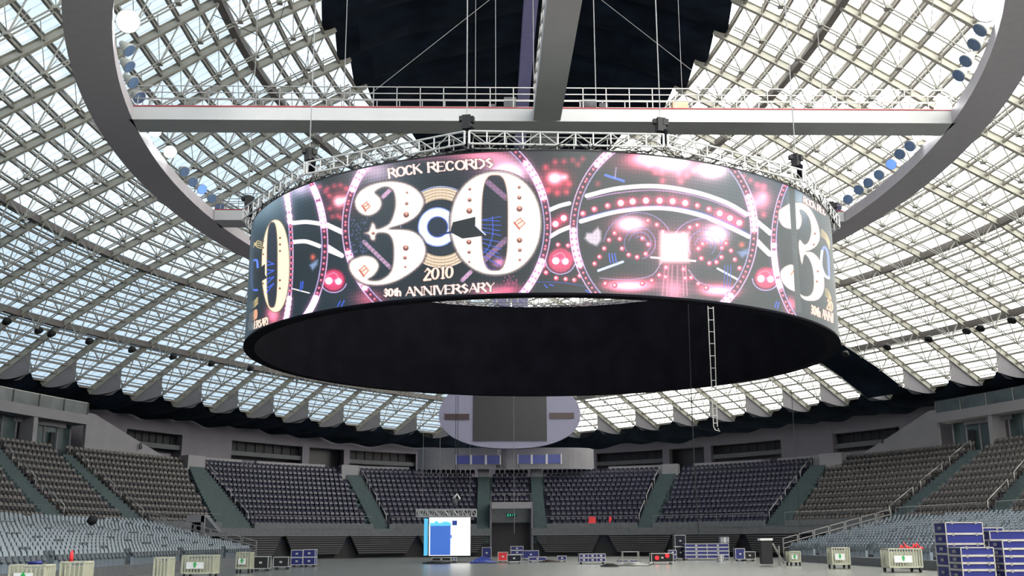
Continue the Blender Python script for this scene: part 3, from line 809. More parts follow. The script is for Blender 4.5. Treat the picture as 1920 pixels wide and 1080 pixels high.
# ------------------------------------------------------------------ LED screen ring
RL, ZT, ZB = 13.0128, 13.0896 + EYE, 8.0208 + EYE
led = empty('led_screen_ring', (0, -.05, 0)); led.rotation_euler = (0, .0041, 0)
def lpart(mb, nm, mt, sm=False):
    o = mb.build(nm, mt, None, sm); o.parent = led; return o
def cyl(mb, r0, z0, r1, z1, n=180, flip=False):
    for i in range(n):
        a, b_ = 2 * PI * i / n, 2 * PI * (i + 1) / n
        q = [(r0 * math.sin(a), -r0 * math.cos(a), z0), (r0 * math.sin(b_), -r0 * math.cos(b_), z0), (r1 * math.sin(b_), -r1 * math.cos(b_), z1), (r1 * math.sin(a), -r1 * math.cos(a), z1)]
        mb.add(q if not flip else q[::-1], [(0, 1, 2, 3)])
# ------------------------------------------------------------------ artwork shown by the screen, drawn into a generated texture
def make_art():
    PH0, PH1, TW, TH = -76.0, 76.0, 2800, 440
    phv = np.radians(PH0 + (PH1 - PH0) * (np.arange(TW) + .5) / TW); vv = (np.arange(TH) + .5) / TH
    PHI, V = np.meshgrid(phv, vv)
    x = 13.0128 * np.sin(PHI); y = -.05 - 13.0128 * np.cos(PHI); z = 8.0208 + 1.52 + V * (13.0896 - 8.0208)
    z = z - .0041 * x
    dx, dy, dz = x - CAM.x, y - CAM.y, z - CAM.z
    dd = dx * fwd.x + dy * fwd.y + dz * fwd.z
    X = (960 + F * (dx * cr.x + dy * cr.y + dz * cr.z) / dd).astype(np.float32)
    Y = (540 - F * (dx * cu.x + dy * cu.y + dz * cu.z) / dd).astype(np.float32)
    im = np.zeros((TH, TW, 3), np.float32)
    n1 = np.sin(X * .021 + Y * .013) * .5 + .5
    im[:] = np.array([.085, .135, .165], np.float32)
    im *= (.85 + .3 * n1)[..., None]
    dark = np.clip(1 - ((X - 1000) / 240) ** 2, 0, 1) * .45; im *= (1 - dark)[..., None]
    # sky glare on the upper corners, painted into the picture
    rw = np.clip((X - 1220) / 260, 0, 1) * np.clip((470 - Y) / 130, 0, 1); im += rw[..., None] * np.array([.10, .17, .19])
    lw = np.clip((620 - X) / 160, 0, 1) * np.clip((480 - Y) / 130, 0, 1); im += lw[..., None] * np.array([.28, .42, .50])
    def win(x0, y0, x1, y1):
        return None
    def blend(mask, col): im[:] = im * (1 - mask[..., None]) + np.array(col, np.float32) * mask[..., None]
    def addc(mask, col): im[:] += mask[..., None] * np.array(col, np.float32)
    def sm(d, w=1.0): return np.clip(.5 - d / w, 0, 1)
    Xm = X[TH // 2]
    def cols(x0, x1):
        i0 = max(0, int(np.searchsorted(Xm[lo_:hi_], x0 - 14)) + lo_); i1 = min(TW, int(np.searchsorted(Xm[lo_:hi_], x1 + 14)) + lo_ + 1)
        return slice(i0, i1)
    lo_, hi_ = int(np.argmin(Xm)), int(np.argmax(Xm)) + 1
    def lb(sl, mask, col): v = im[:, sl]; v *= (1 - mask)[..., None]; v += np.array(col, np.float32) * mask[..., None]
    def glow(cx, cy, rx, ry, col, k=1.0):
        sl = cols(cx - 3 * rx, cx + 3 * rx); im[:, sl] += (np.exp(-(((X[:, sl] - cx) / rx) ** 2 + ((Y[:, sl] - cy) / ry) ** 2)) * k)[..., None] * np.array(col, np.float32)
    def disc(cx, cy, r, col, soft=1.4):
        sl = cols(cx - r, cx + r); lb(sl, sm(np.hypot(X[:, sl] - cx, Y[:, sl] - cy) - r, soft), col)
    def seg(a, b, w, col, al=1.0):
        ax, ay = a; bx, by = b; L2 = (bx - ax) ** 2 + (by - ay) ** 2 + 1e-6
        sl = cols(min(ax, bx) - w, max(ax, bx) + w); xs, ys = X[:, sl], Y[:, sl]
        t = np.clip(((xs - ax) * (bx - ax) + (ys - ay) * (by - ay)) / L2, 0, 1)
        lb(sl, sm(np.hypot(xs - ax - t * (bx - ax), ys - ay - t * (by - ay)) - w / 2, 1.2) * al, col)
    def path(P, w, col, al=1.0, n=40):
        P = catm(P, n)
        x0, x1 = min(p[0] for p in P) - w - 3, max(p[0] for p in P) + w + 3; y0, y1 = min(p[1] for p in P) - w - 3, max(p[1] for p in P) + w + 3
        sl = cols(x0, x1); Xs, Ys = X[:, sl], Y[:, sl]; m = (Xs > x0) & (Xs < x1) & (Ys > y0) & (Ys < y1); xs = Xs[m]; ys = Ys[m]; dm = np.full(xs.shape, 1e9, np.float32)
        for (ax, ay), (bx, by) in zip(P[:-1], P[1:]):
            L2 = (bx - ax) ** 2 + (by - ay) ** 2 + 1e-6; t = np.clip(((xs - ax) * (bx - ax) + (ys - ay) * (by - ay)) / L2, 0, 1)
            dm = np.minimum(dm, np.hypot(xs - ax - t * (bx - ax), ys - ay - t * (by - ay)))
        mk = np.zeros(Xs.shape, np.float32); mk[m] = sm(dm - w / 2, 1.2) * al; lb(sl, mk, col)
    def catm(P, n):
        if len(P) < 3: return P
        Q = [P[0]] + list(P) + [P[-1]]; out_ = []; k = max(3, n // (len(P) - 1))
        for i in range(1, len(Q) - 2):
            for j in range(k):
                t = j / k; p = [.5 * (2 * Q[i][c] + (Q[i + 1][c] - Q[i - 1][c]) * t + (2 * Q[i - 1][c] - 5 * Q[i][c] + 4 * Q[i + 1][c] - Q[i + 2][c]) * t * t + (3 * Q[i][c] - Q[i - 1][c] - 3 * Q[i + 1][c] + Q[i + 2][c]) * t ** 3) for c in (0, 1)]
                out_.append(tuple(p))
        return out_ + [P[-1]]
    def polymask(P):
        P = list(P); x0, x1 = min(p[0] for p in P) - 3, max(p[0] for p in P) + 3; y0, y1 = min(p[1] for p in P) - 3, max(p[1] for p in P) + 3
        m = (X > x0) & (X < x1) & (Y > y0) & (Y < y1); xs = X[m]; ys = Y[m]; ins = np.zeros(xs.shape, bool); dm = np.full(xs.shape, 1e9, np.float32)
        for (ax, ay), (bx, by) in zip(P, P[1:] + P[:1]):
            if ay != by:
                c = ((ay > ys) != (by > ys)) & (xs < (bx - ax) * (ys - ay) / (by - ay) + ax); ins ^= c
            L2 = (bx - ax) ** 2 + (by - ay) ** 2 + 1e-6; t = np.clip(((xs - ax) * (bx - ax) + (ys - ay) * (by - ay)) / L2, 0, 1)
            dm = np.minimum(dm, np.hypot(xs - ax - t * (bx - ax), ys - ay - t * (by - ay)))
        sd = np.full(X.shape, 99, np.float32); sd[m] = np.where(ins, -dm, dm); return sd
    A = lambda x_, y_: (620 + x_ / 3.6, 270 + y_ / 3.6)          # notes taken on three close-ups of the artwork
    B = lambda x_, y_: (1000 + x_ / 3.6, 270 + y_ / 3.6)
    Lf = lambda x_, y_: (440 + x_ / 3.273, 330 + y_ / 3.273)
    Rt = lambda x_, y_: (1380 + x_ / 3.177, 320 + y_ / 3.177)
    WH = (1.0, .97, .97); PK = (.85, .55, .68); RD = (.80, .22, .36); BL = (.20, .36, .85); CRM = (1.0, .985, .95); LV_ = (.72, .66, .86)
    # glows
    for cx, cy, rx, ry, col, k in ((1215, 297, 34, 16, (1, .55, .62), 1.6), (1185, 305, 50, 24, (.8, .2, .3), .5), (1262, 302, 30, 18, (1, .75, .8), 1.2), (1262, 320, 36, 40, (.8, .35, .42), .6), (1332, 318, 26, 15, (1, .8, .82), 1.3), (1330, 322, 40, 28, (.7, .3, .38), .5),
        (1037, 334, 12, 10, (1, .8, .8), 1.3), (1040, 338, 30, 26, (.85, .12, .22), .85), (1056, 332, 7, 6, (1, .7, .7), .8), (637, 376, 24, 24, (.8, .18, .25), .75), (632, 378, 9, 9, (1, .8, .8), 1.0), (646, 375, 7, 7, (1, .8, .8), .9),
        (1180, 420, 26, 14, (1, .8, .84), 1.3), (1172, 424, 44, 24, (.7, .2, .3), .6), (1340, 440, 22, 17, (1, .8, .84), 1.2), (1332, 432, 36, 30, (.7, .25, .35), .55),
        (1177, 536, 40, 10, (1, .6, .66), 1.3), (1178, 533, 52, 18, (.8, .15, .25), .6), (1345, 545, 32, 10, (1, .6, .66), 1.2), (1345, 542, 44, 18, (.8, .15, .25), .6), (1262, 545, 26, 26, (1, .5, .6), .8),
        (950, 325, 34, 22, (1, .78, .86), 1.3), (930, 322, 60, 34, (.8, .45, .6), .45), (700, 320, 40, 26, (.9, .7, .8), .7), (690, 560, 30, 16, (.9, .3, .4), .7), (915, 548, 34, 14, (.95, .45, .55), .8), (955, 543, 24, 12, (.9, .3, .45), .7), (780, 292, 60, 10, (.9, .4, .5), .5), (900, 292, 60, 12, (1, .5, .6), .8),
        (510, 590, 13, 20, (1, .4, .5), 1.1), (560, 350, 24, 18, (.9, .7, .8), .8), (1500, 380, 24, 40, (.8, .75, .8), .55), (1425, 375, 16, 18, (.9, .5, .55), .8), (1425, 372, 30, 34, (.7, .15, .25), .5), (1480, 572, 12, 16, (1, .35, .45), 1.0)):
        glow(cx, cy, rx, ry, col, k)
    # machine arcs
    path([B(350, 350), B(560, 300), B(820, 285), B(1080, 325), B(1290, 395), B(1430, 475)], 8.5, WH); path([B(355, 372), B(560, 330), B(820, 312), B(1080, 350), B(1290, 420), B(1420, 495)], 3, (.75, .55, .78), .8)
    path([B(312, 522), B(560, 455), B(850, 432), B(1100, 475), B(1300, 555), B(1445, 625)], 8.5, WH); path([B(312, 502), B(560, 442), B(850, 420), B(1100, 455), B(1300, 530), B(1440, 600)], 2, BL, .7)
    for P in ([B(100, 445), B(165, 418), B(232, 400)], [B(105, 625), B(165, 590), B(232, 562)], [B(1500, 522), B(1584, 590)], [B(1510, 675), B(1584, 745)], [A(-30, 545), A(72, 592)], [A(-30, 690), A(62, 748)], [Lf(355, 288), Lf(430, 282), Lf(512, 292)], [Lf(355, 405), Lf(430, 402), Lf(512, 430)], [Lf(572, 310), Lf(652, 348)], [Lf(572, 458), Lf(650, 490)], [Rt(110, 300), Rt(195, 375)], [Rt(122, 420), Rt(200, 500)]):
        path(P, 8, WH)
    # lamps along the arcs and around
    def lamp(p, r=5.0, bright=0):
        cx, cy = p; disc(cx, cy, r, (.55, .12, .22)); disc(cx, cy, r * .78, (.85, .38, .45) if not bright else (1, .9, .9)); disc(cx - .8, cy - .6, r * .42, (1, .9, .88)); glow(cx, cy, r * 1.7, r * 1.7, (.5, .1, .18), .5 + bright)
    for xx, yy, br in ((402, 440, 0), (492, 417, 0), (580, 398, 1), (660, 388, 1), (750, 382, 1), (842, 382, 1), (930, 386, 1), (1015, 398, 1), (1098, 416, 0), (1176, 440, 0), (1248, 468, 1), (1318, 500, 1), (1380, 532, 1), (325, 470, 0), (140, 540, 1), (195, 500, 1)): lamp(B(xx, yy), 7.0 if br else 6.2, br)
    for xx, yy in ((765, 518), (825, 545), (865, 592), (540, 602), (575, 640), (502, 648), (470, 705), (590, 706), (728, 637), (768, 677), (635, 748), (692, 764), (750, 742), (438, 762), (405, 808), (888, 834), (1006, 846), (842, 886), (886, 898), (1018, 906), (1058, 903), (792, 922), (728, 942), (478, 942), (542, 954), (1106, 944), (1160, 972), (1314, 1012), (1048, 563), (1098, 548), (1006, 606), (1136, 674), (1106, 706), (1126, 772), (1180, 804), (1228, 798), (1262, 764), (1264, 702), (1292, 670), (1326, 720), (1352, 780), (1384, 838), (1414, 892), (1358, 1008), (158, 680), (225, 686), (78, 868), (146, 905), (210, 912), (268, 918), (305, 890), (60, 820)): lamp(B(xx, yy), 4.8)
    for xx, yy in ((72, 155), (136, 120), (196, 116), (255, 108), (322, 100), (292, 138), (232, 270), (90, 315), (152, 333), (215, 326), (425, 268), (770, 148), (812, 190), (855, 192), (970, 205), (1025, 212), (1070, 182), (860, 250), (985, 252), (1410, 220), (1455, 245), (1500, 275), (1545, 285), (1490, 400), (1545, 350), (1545, 480)): glow(*B(xx, yy), 6, 6, (.62, .16, .20), .9)
    for xx, yy in ((515, 65), (560, 75), (600, 60), (640, 55), (675, 75), (545, 95), (575, 200), (590, 250), (625, 245), (645, 260), (570, 120)): glow(*Lf(xx, yy), 5, 5, (.62, .16, .20), .8)
    # small round dial
    for c_, r1 in ((B(175, 785), 25), (Lf(600, 640), 22), (Rt(170, 640), 22)):
        disc(*c_, r1, (.45, .10, .22)); disc(c_[0], c_[1], r1 - 3, (.70, .22, .36)); disc(c_[0] - 9, c_[1] + 1, 7, (1, .85, .88)); disc(c_[0] + 9, c_[1] + 2, 6.5, (1, .82, .86)); glow(c_[0], c_[1], 20, 16, (.5, .12, .22), .6)
        path([(c_[0] + (r1 + 3) * math.cos(t), c_[1] + (r1 + 1) * math.sin(t)) for t in [.3 + i * .35 for i in range(9)]], 2.2, LV_)
        path([(c_[0] - 13, c_[1] - 8), (c_[0], c_[1] - 14), (c_[0] + 8, c_[1] - 6), (c_[0] - 2, c_[1] + 2)], 2, PK)
    # swirls
    def arcp(c, r, t0, t1, k=14): return [(c[0] + r * math.cos(math.radians(t0 + (t1 - t0) * i / k)), c[1] + r * math.sin(math.radians(t0 + (t1 - t0) * i / k))) for i in range(k + 1)]
    for c_, rs in ((B(710, 670), (29, 21, 13)), (B(1150, 690), (31, 19, 11))):
        for i, r_ in enumerate(rs): path(arcp(c_, r_, 150 + 40 * i, 440 - 30 * i), 1.6, (.45, .50, .80), .8)
    path(arcp(B(700, 700), 66, 190, 330), 1.8, (.6, .55, .85), .8); path(arcp(B(1130, 720), 60, 200, 330), 1.8, (.6, .55, .85), .8)
    path([B(440, 905), B(640, 915), B(790, 885), B(855, 800)], 1.8, LV_, .8); path([B(1040, 850), B(1110, 930), B(1230, 965), B(1390, 975)], 1.8, LV_, .8)
    path([B(20, 930), B(180, 935), B(340, 960)], 2.5, (.15, .25, .6), .8)
    # heart, wing, blue strokes
    hp = polymask([B(335, 640), B(350, 600), B(385, 600), B(425, 560), B(448, 590), B(450, 650), B(420, 690), B(370, 670)]); blend(sm(hp, 6) * .85, (.95, .88, .94))
    hp = polymask([B(1365, 730), B(1440, 705), B(1445, 740), B(1400, 770)]); blend(sm(hp, 6) * .7, (.6, .7, .95)); glow(*B(1398, 680), 6, 6, (.9, .3, .2), .9)
    hp = polymask([Lf(450, 545), Lf(505, 510), Lf(500, 545), Lf(470, 580)]); blend(sm(hp, 5) * .7, (.65, .75, .95)); glow(*Lf(472, 498), 5, 6, (.9, .3, .2), .9)
    seg(B(475, 210), B(600, 250), 5, (.30, .45, .85)); seg(B(548, 160), B(540, 225), 3, LV_, .7)
    seg(B(430, 855), B(595, 795), 5, (.80, .84, 1)); seg(B(1235, 840), B(1390, 925), 4, WH); seg(Lf(350, 692), Lf(450, 718), 2.5, WH)
    for xx in (500, 520, 540): seg(B(xx, 740), B(xx + 12, 800), 2.5, BL)
    for xx in (1285, 1305, 1325): seg(B(xx, 820), B(xx - 6, 960), 2, BL, .8)
    for P in ((A(1435, 950), A(1455, 970)), (A(1470, 950), A(1495, 955)), (B(345, 985), B(370, 1005)), (Lf(640, 770), Lf(625, 800)), (Lf(665, 765), Lf(648, 800)), (Lf(400, 650), Lf(395, 700)), (Lf(412, 648), Lf(408, 690)), (Rt(235, 780), Rt(225, 815)), (Rt(250, 785), Rt(240, 820))): seg(P[0], P[1], 2.5, BL)
    # central white block flare
    blend(sm(np.maximum(abs(X - 1262) - 25, abs(Y - 464) - 26), 14), (1, 1, .98)); glow(1262, 465, 44, 40, (1, .35, .42), .7)
    seg(B(785, 765), B(1085, 790), 4, (1, .9, .95)); 
    for xx in (880, 905, 930, 965, 1000, 1020): seg(B(xx, 820), B(xx - 5 + (xx - 940) * .2, 1020), 2.5, (.95, .6, .7), .6)
    # oval rims
    def rim(cx, cy, a, b_, t0, t1, w, beads=True):
        P = [(cx + a * math.cos(t0 + (t1 - t0) * i / 60), cy + b_ * math.sin(t0 + (t1 - t0) * i / 60)) for i in range(61)]
        path(P, w, (.28, .12, .22), .75, 60); 
        Pi = [(cx + (a - w / 2) * math.cos(t0 + (t1 - t0) * i / 60), cy + (b_ - w / 2) * math.sin(t0 + (t1 - t0) * i / 60)) for i in range(61)]
        Po = [(cx + (a + w / 2) * math.cos(t0 + (t1 - t0) * i / 60), cy + (b_ + w / 2) * math.sin(t0 + (t1 - t0) * i / 60)) for i in range(61)]
        path(Pi, 2.6, LV_, .9, 60); path(Po, 2.6, (.85, .70, .86), .95, 60)
        L = sum(math.dist(P[i], P[i + 1]) for i in range(60)); k = int(L / 10)
        for i in range(k):
            t = i / k * 60; j = int(t); p = P[j]
            ph_ = math.sin(i * .33 + cx)
            if ph_ > .35: disc(p[0], p[1], 5.2, (1, .86, .92), 3); glow(p[0], p[1], 8, 9, (.7, .35, .5), .5)
            else: disc(p[0], p[1], 3.0, (.72, .2, .35)); disc(p[0] - .4, p[1] - .5, 1.4, (1, .7, .75))
    rim(*A(772, 560), 682 / 3.6, 690 / 3.6, math.radians(130), math.radians(232), 12)
    rim(*A(772, 560), 682 / 3.6, 690 / 3.6, math.radians(-52), math.radians(50), 12)
    rim(*B(870, 575), 608 / 3.6, 650 / 3.6, math.radians(130), math.radians(236), 13)
    rim(*B(870, 590), 612 / 3.6, 650 / 3.6, math.radians(-50), math.radians(52), 13)
    rim(*Lf(305, 430), 240 / 3.273, 500 / 3.273, math.radians(-62), math.radians(62), 11)
    rim(*Lf(205, 500), 135 / 3.273, 600 / 3.273, math.radians(-50), math.radians(50), 6)
    rim(*Rt(600, 430), 383 / 3.177, 600 / 3.177, math.radians(132), math.radians(222), 9)
    # lattice ladders behind the digits
    for a_, b_ in ((A(215, 660), A(400, 840)), (A(1045, 235), A(1180, 360)), (A(1025, 780), A(1175, 640)), (A(340, 360), A(400, 300)), (A(880, 920), A(940, 860))):
        for i in range(9):
            t0, t1 = i / 9, (i + .7) / 9; seg((a_[0] + (b_[0] - a_[0]) * t0, a_[1] + (b_[1] - a_[1]) * t0), (a_[0] + (b_[0] - a_[0]) * t1, a_[1] + (b_[1] - a_[1]) * t1), 8, (.80, .62, .76), .7)
    rr_ = random.Random(5)
    for _ in range(60): p = A(rr_.uniform(130, 240), rr_.uniform(500, 740)); disc(p[0], p[1], 1.5, (.3, .34, .5))
    for _ in range(34): p = A(rr_.uniform(1160, 1250), rr_.uniform(880, 960)); disc(p[0], p[1], 1.6, (.6, .25, .4))
    # record disc between the digits
    c_ = A(735, 565)
    R_ = np.hypot((X - c_[0]), (Y - c_[1]) * .98)
    rec = np.zeros(X.shape, np.float32); rec[(R_ < 77)] = 1
    gr = .5 + .5 * np.sin(R_ * 1.15)
    ringc = np.stack([.72 + .2 * gr, .62 + .22 * gr, .50 + .25 * gr], -1)
    band = sm(abs(R_ - 63) - 11, 1.5) * ((Y < c_[1] - 22) | (Y > c_[1] + 40))
    im[:] = im * (1 - band[..., None]) + ringc * band[..., None]
    blend(sm(abs(R_ - 75.5) - 1.2, 1.5) * (Y < c_[1]) * .9, (.70, .72, .88))
    blend(sm(R_ - 50, 1.5), (.10, .14, .19))
    cc = A(712, 560); R2 = np.hypot(X - cc[0], Y - cc[1])
    blend(sm(R2 - 36.5, 1.5), (.93, .95, 1.0)); blend(sm(abs(R2 - 36) - 1, 1.5), (.45, .55, .95)); blend(sm(R2 - 19, 1.5), (.10, .15, .22)); blend(sm(abs(R2 - 19) - 1, 1.5), (.30, .40, .80))
    for i in range(4): blend(sm(abs(R2 - 24 - i * 4) - .5, 1) * .5, (.65, .72, .95))
    # digit 0
    def ell(cx, cy, a, b_, p=2.0, k=72): return [(cx + a * math.copysign(abs(math.cos(t)) ** (2 / p), math.cos(t)), cy + b_ * math.copysign(abs(math.sin(t)) ** (2 / p), math.sin(t))) for t in [2 * PI * i / k for i in range(k)]]
    def tilt(P, s, cx): return [(x_, y_ + (x_ - cx) * s) for x_, y_ in P]
    P = ell(*A(1105, 535), 308 / 3.6, 352 / 3.6, 2.1); so = polymask(P)
    Pin = ell(*A(1098, 532), 88 / 3.6, 322 / 3.6, 3.2); si = polymask(Pin)
    body = sm(so, 1.3) * (1 - sm(si, 1.3))
    blend(sm(so - 3, 1.5) * (1 - sm(so, 1.5)) * .8, (.35, .28, .30))
    blend(sm(si, 1.3) * .92, (.09, .11, .15))
    for a_, b_ in ((A(1040, 250), A(1180, 370)), (A(1020, 790), A(1180, 640))):
        for i in range(8):
            t0, t1 = i / 8, (i + .65) / 8; seg((a_[0] + (b_[0] - a_[0]) * t0, a_[1] + (b_[1] - a_[1]) * t0), (a_[0] + (b_[0] - a_[0]) * t1, a_[1] + (b_[1] - a_[1]) * t1), 11, (.62, .45, .60), .6)
    glow(*A(1130, 800), 14, 10, (.9, .5, .65), .9)
    for i, (y0, y1) in enumerate(((512, 490), (515, 520), (545, 548), (565, 585), (590, 618), (640, 660), (665, 710), (700, 740), (720, 770), (750, 820))): seg(A(1012, y0), A(1140 - (i % 2) * 10, y1), 1.6, (.25, .38, .85))
    path([A(1080, 490), A(1085, 600), A(1060, 690), A(1020, 740)], 1.8, (.25, .38, .85)); path([A(1020, 770), A(1060, 840), A(1110, 850)], 2, (.4, .3, .75))
    blend(body, CRM); blend(sm(abs(so + 1.2) - .8, 1.2) * .8, (.45, .36, .34)); blend(sm(abs(si) - 1.0, 1.2) * .9, (.62, .48, .40))
    # digit 3
    P3 = [(150, 385), (175, 330), (235, 285), (330, 256), (430, 252), (520, 275), (585, 320), (620, 385), (600, 450), (550, 505), (470, 545), (385, 572), (470, 575), (550, 590), (610, 640), (635, 715), (615, 790), (560, 850), (480, 905), (400, 940), (310, 955), (220, 945), (150, 900), (115, 840), (125, 790), (170, 765), (225, 752), (285, 768), (318, 815), (305, 860), (275, 895), (245, 915), (300, 922), (350, 905), (390, 870), (412, 810), (415, 700), (400, 635), (370, 605), (320, 600), (297, 612), (288, 650), (262, 645), (250, 615), (217, 602), (245, 590), (258, 560), (270, 530), (290, 545), (300, 572), (345, 560), (385, 535), (408, 490), (425, 420), (420, 340), (395, 300), (350, 290), (305, 310), (290, 330), (325, 365), (335, 410), (310, 455), (255, 485), (200, 475), (160, 435)]
    s3 = polymask(catm([A(*p) for p in P3] + [A(*P3[0])], 180)[:-1])
    blend(sm(s3 - 3, 1.5) * .7, (.35, .28, .30)); blend(sm(s3, 1.3), CRM); blend(sm(abs(s3 + 1.0) - .7, 1.2) * .8, (.50, .40, .38))
    # studs and diamonds
    def heart(p, r): disc(p[0], p[1], r, (.48, .26, .22), 1.5); disc(p[0], p[1] - r * .45, r * .6, (.85, .62, .55), 1.2)
    for xx, yy, r in ((503, 402, 3), (500, 478, 5.2), (505, 328, 2), (498, 702, 5.2), (493, 768, 3.2), (495, 830, 2), (928, 305, 2.6), (927, 378, 3.6), (926, 452, 5.4), (924, 662, 4.6), (925, 730, 3), (926, 796, 2), (1262, 292, 2.8), (1263, 362, 3.8), (1264, 438, 5.4), (1265, 650, 5), (1268, 716, 3.4), (1268, 782, 2.4), (278, 602, 3)): heart(A(xx, yy), r)
    for (xx, yy), w_, h_ in (((1267, 535), 40, 40), ((230, 420), 30, 34), ((218, 855), 34, 40)):
        P = [A(xx - w_, yy - 5), A(xx + 3, yy - h_), A(xx + w_, yy + 0), A(xx - 3, yy + h_)]
        d_ = polymask(P); blend(sm(d_, 1.5) * .55, (.98, .78, .70)); blend(sm(abs(d_ + 1) - 1.1, 1.2) * .75, (.78, .42, .34))
        seg(P[0], P[3], 2.4, (.72, .30, .22), .9); seg(A(xx - 12, yy + 4), A(xx + 14, yy - 14), 2, (.75, .4, .3), .8)
    # arm of the record player
    P = [A(722, 606), A(800, 590), A(815, 528), A(966, 492), A(966, 552), A(1032, 618), A(880, 638), A(808, 600), A(725, 615)]
    d_ = polymask(P); blend(sm(d_, 1.3), (.05, .055, .075)); seg(A(968, 550), A(1035, 612), 2.5, (.85, .88, 1)); seg(A(725, 612), A(808, 597), 2.2, (.10, .18, .5))
    # left end: the digit 0 of a second 30
    P = ell(*Lf(243, 552), 86 / 3.273, 285 / 3.273, 2.2); so = polymask(P); si = polymask(ell(*Lf(222, 545), 32 / 3.273, 262 / 3.273, 3.0))
    blend(sm(si, 1.3) * .9, (.12, .15, .22)); body = sm(so, 1.2) * (1 - sm(si, 1.2)); blend(body, (.98, .92, .78)); blend(sm(abs(so) - .9, 1.2) * .7, (.5, .4, .3)); blend(sm(abs(si) - .9, 1.2) * .7, (.5, .4, .3))
    for i in range(8): seg(Lf(190, 520 + i * 28), Lf(232, 540 + i * 20 - (i % 2) * 20), 1.8, (.25, .4, .95))
    for yy in (380, 420, 460, 640, 690): disc(*Lf(270, yy), 2, (.5, .3, .25)); disc(*Lf(168, yy + 20), 1.6, (.5, .35, .25))
    P = [Lf(130, 600), Lf(142, 570), Lf(178, 540), Lf(178, 605), Lf(190, 625), Lf(150, 650)]; blend(sm(polymask(P), 1.2), (.05, .06, .08))
    path([Lf(100, 520), Lf(128, 518), Lf(133, 560)], 4, (.35, .50, 1)); path([Lf(100, 520), Lf(95, 600), Lf(102, 690), Lf(130, 700)], 4, (.30, .45, 1))
    for i in range(4): path([Lf(105 + i * 2, 440 - i * 10), Lf(130, 400 + i * 12), Lf(158, 408 + i * 12)], 1.8, (.85, .75, .5)); path([Lf(85, 775 + i * 12), Lf(110, 770 + i * 12), Lf(135, 745 + i * 12)], 1.8, (.85, .75, .5))
    # right end: the digit 3 of a third 30
    P = [(245, 235), (300, 200), (340, 190), (395, 195), (440, 235), (480, 320), (492, 400), (470, 450), (430, 475), (405, 482), (450, 488), (495, 540), (518, 640), (515, 720), (480, 770), (420, 775), (388, 760), (360, 730), (300, 700), (262, 650), (258, 600), (290, 568), (330, 560), (345, 600), (352, 690), (385, 740), (430, 745), (455, 700), (452, 600), (430, 530), (400, 500), (385, 560), (365, 455), (372, 410), (400, 440), (425, 420), (440, 360), (430, 290), (400, 245), (370, 235), (385, 290), (370, 345), (330, 350), (275, 335), (246, 290)]
    s3 = polymask(catm([Rt(*p) for p in P] + [Rt(*P[0])], 140)[:-1]); blend(sm(s3, 1.2), CRM); blend(sm(abs(s3) - .8, 1.2) * .7, (.5, .4, .38))
    seg(Rt(320, 620), Rt(340, 590), 2.5, (.85, .5, .35)); 
    for xx, yy in ((462, 375), (480, 600), (475, 660), (455, 440)): disc(*Rt(xx, yy), 2.2, (.6, .3, .25))
    path([Rt(505, 480), Rt(520, 455), Rt(540, 500), Rt(548, 640)], 4, (.45, .55, 1)); path([Rt(505, 480), Rt(500, 560), Rt(520, 620), Rt(545, 640)], 5, (.85, .88, 1))
    for i in range(4): path([Rt(500, 350 + i * 12), Rt(530, 380 + i * 12), Rt(550, 430 + i * 12)], 1.8, (.8, .68, .45)); path([Rt(525, 700 + i * 14), Rt(545, 720 + i * 14), Rt(560, 760 + i * 14)], 1.8, (.75, .65, .4))
    # text
    GL = {'R': [((0, 0), (0, 1), 1), ((0, 1), (.45, 1), 0), ((.45, 1), (.62, .78), 1), ((.62, .78), (.45, .52), 1), ((.45, .52), (0, .52), 0), ((.3, .52), (.75, 0), 1)], 'O': None, 'C': None, 'K': [((0, 0), (0, 1), 1), ((.65, 1), (0, .45), 0), ((.22, .6), (.72, 0), 1)],
          'E': [((0, 0), (0, 1), 1), ((0, 1), (.6, 1), 0), ((0, .52), (.45, .52), 0), ((0, 0), (.62, 0), 0), ((.6, 1), (.6, .82), 0), ((.62, 0), (.62, .2), 0)], 'D': [((0, 0), (0, 1), 1), ((0, 1), (.4, 1), 0), ((.4, 1), (.72, .7), 1), ((.72, .7), (.72, .3), 1), ((.72, .3), (.4, 0), 1), ((.4, 0), (0, 0), 0)],
          'S': [((.55, .8), (.3, 1), 0), ((.3, 1), (.05, .78), 1), ((.05, .78), (.55, .28), 1), ((.55, .28), (.3, 0), 1), ((.3, 0), (.02, .2), 0)], '2': [((.05, .75), (.3, 1), 0), ((.3, 1), (.55, .75), 1), ((.55, .75), (.02, 0), 1), ((.02, 0), (.6, 0), 1)], '0': None, '1': [((.25, 0), (.25, 1), 1), ((.25, 1), (.08, .85), 0), ((.08, 0), (.42, 0), 0)],
          '3': [((.05, .8), (.3, 1), 0), ((.3, 1), (.52, .78), 1), ((.52, .78), (.25, .54), 0), ((.25, .54), (.56, .28), 1), ((.56, .28), (.3, 0), 1), ((.3, 0), (.02, .18), 0)], 't': [((.2, .1), (.2, .85), 1), ((.0, .62), (.4, .62), 0), ((.2, .1), (.42, .02), 0)], 'h': [((0, 0), (0, 1), 1), ((0, .5), (.3, .62), 0), ((.3, .62), (.45, .45), 1), ((.45, .45), (.45, 0), 1)],
          'A': [((0, 0), (.38, 1), 0), ((.38, 1), (.78, 0), 1), ((.15, .36), (.6, .36), 0)], 'N': [((0, 0), (0, 1), 0), ((0, 1), (.7, 0), 1), ((.7, 0), (.7, 1), 0)], 'I': [((.1, 0), (.1, 1), 1)], 'V': [((0, 1), (.38, 0), 1), ((.38, 0), (.76, 1), 0)], 'Y': [((0, 1), (.36, .48), 1), ((.72, 1), (.36, .48), 0), ((.36, .48), (.36, 0), 1)]}
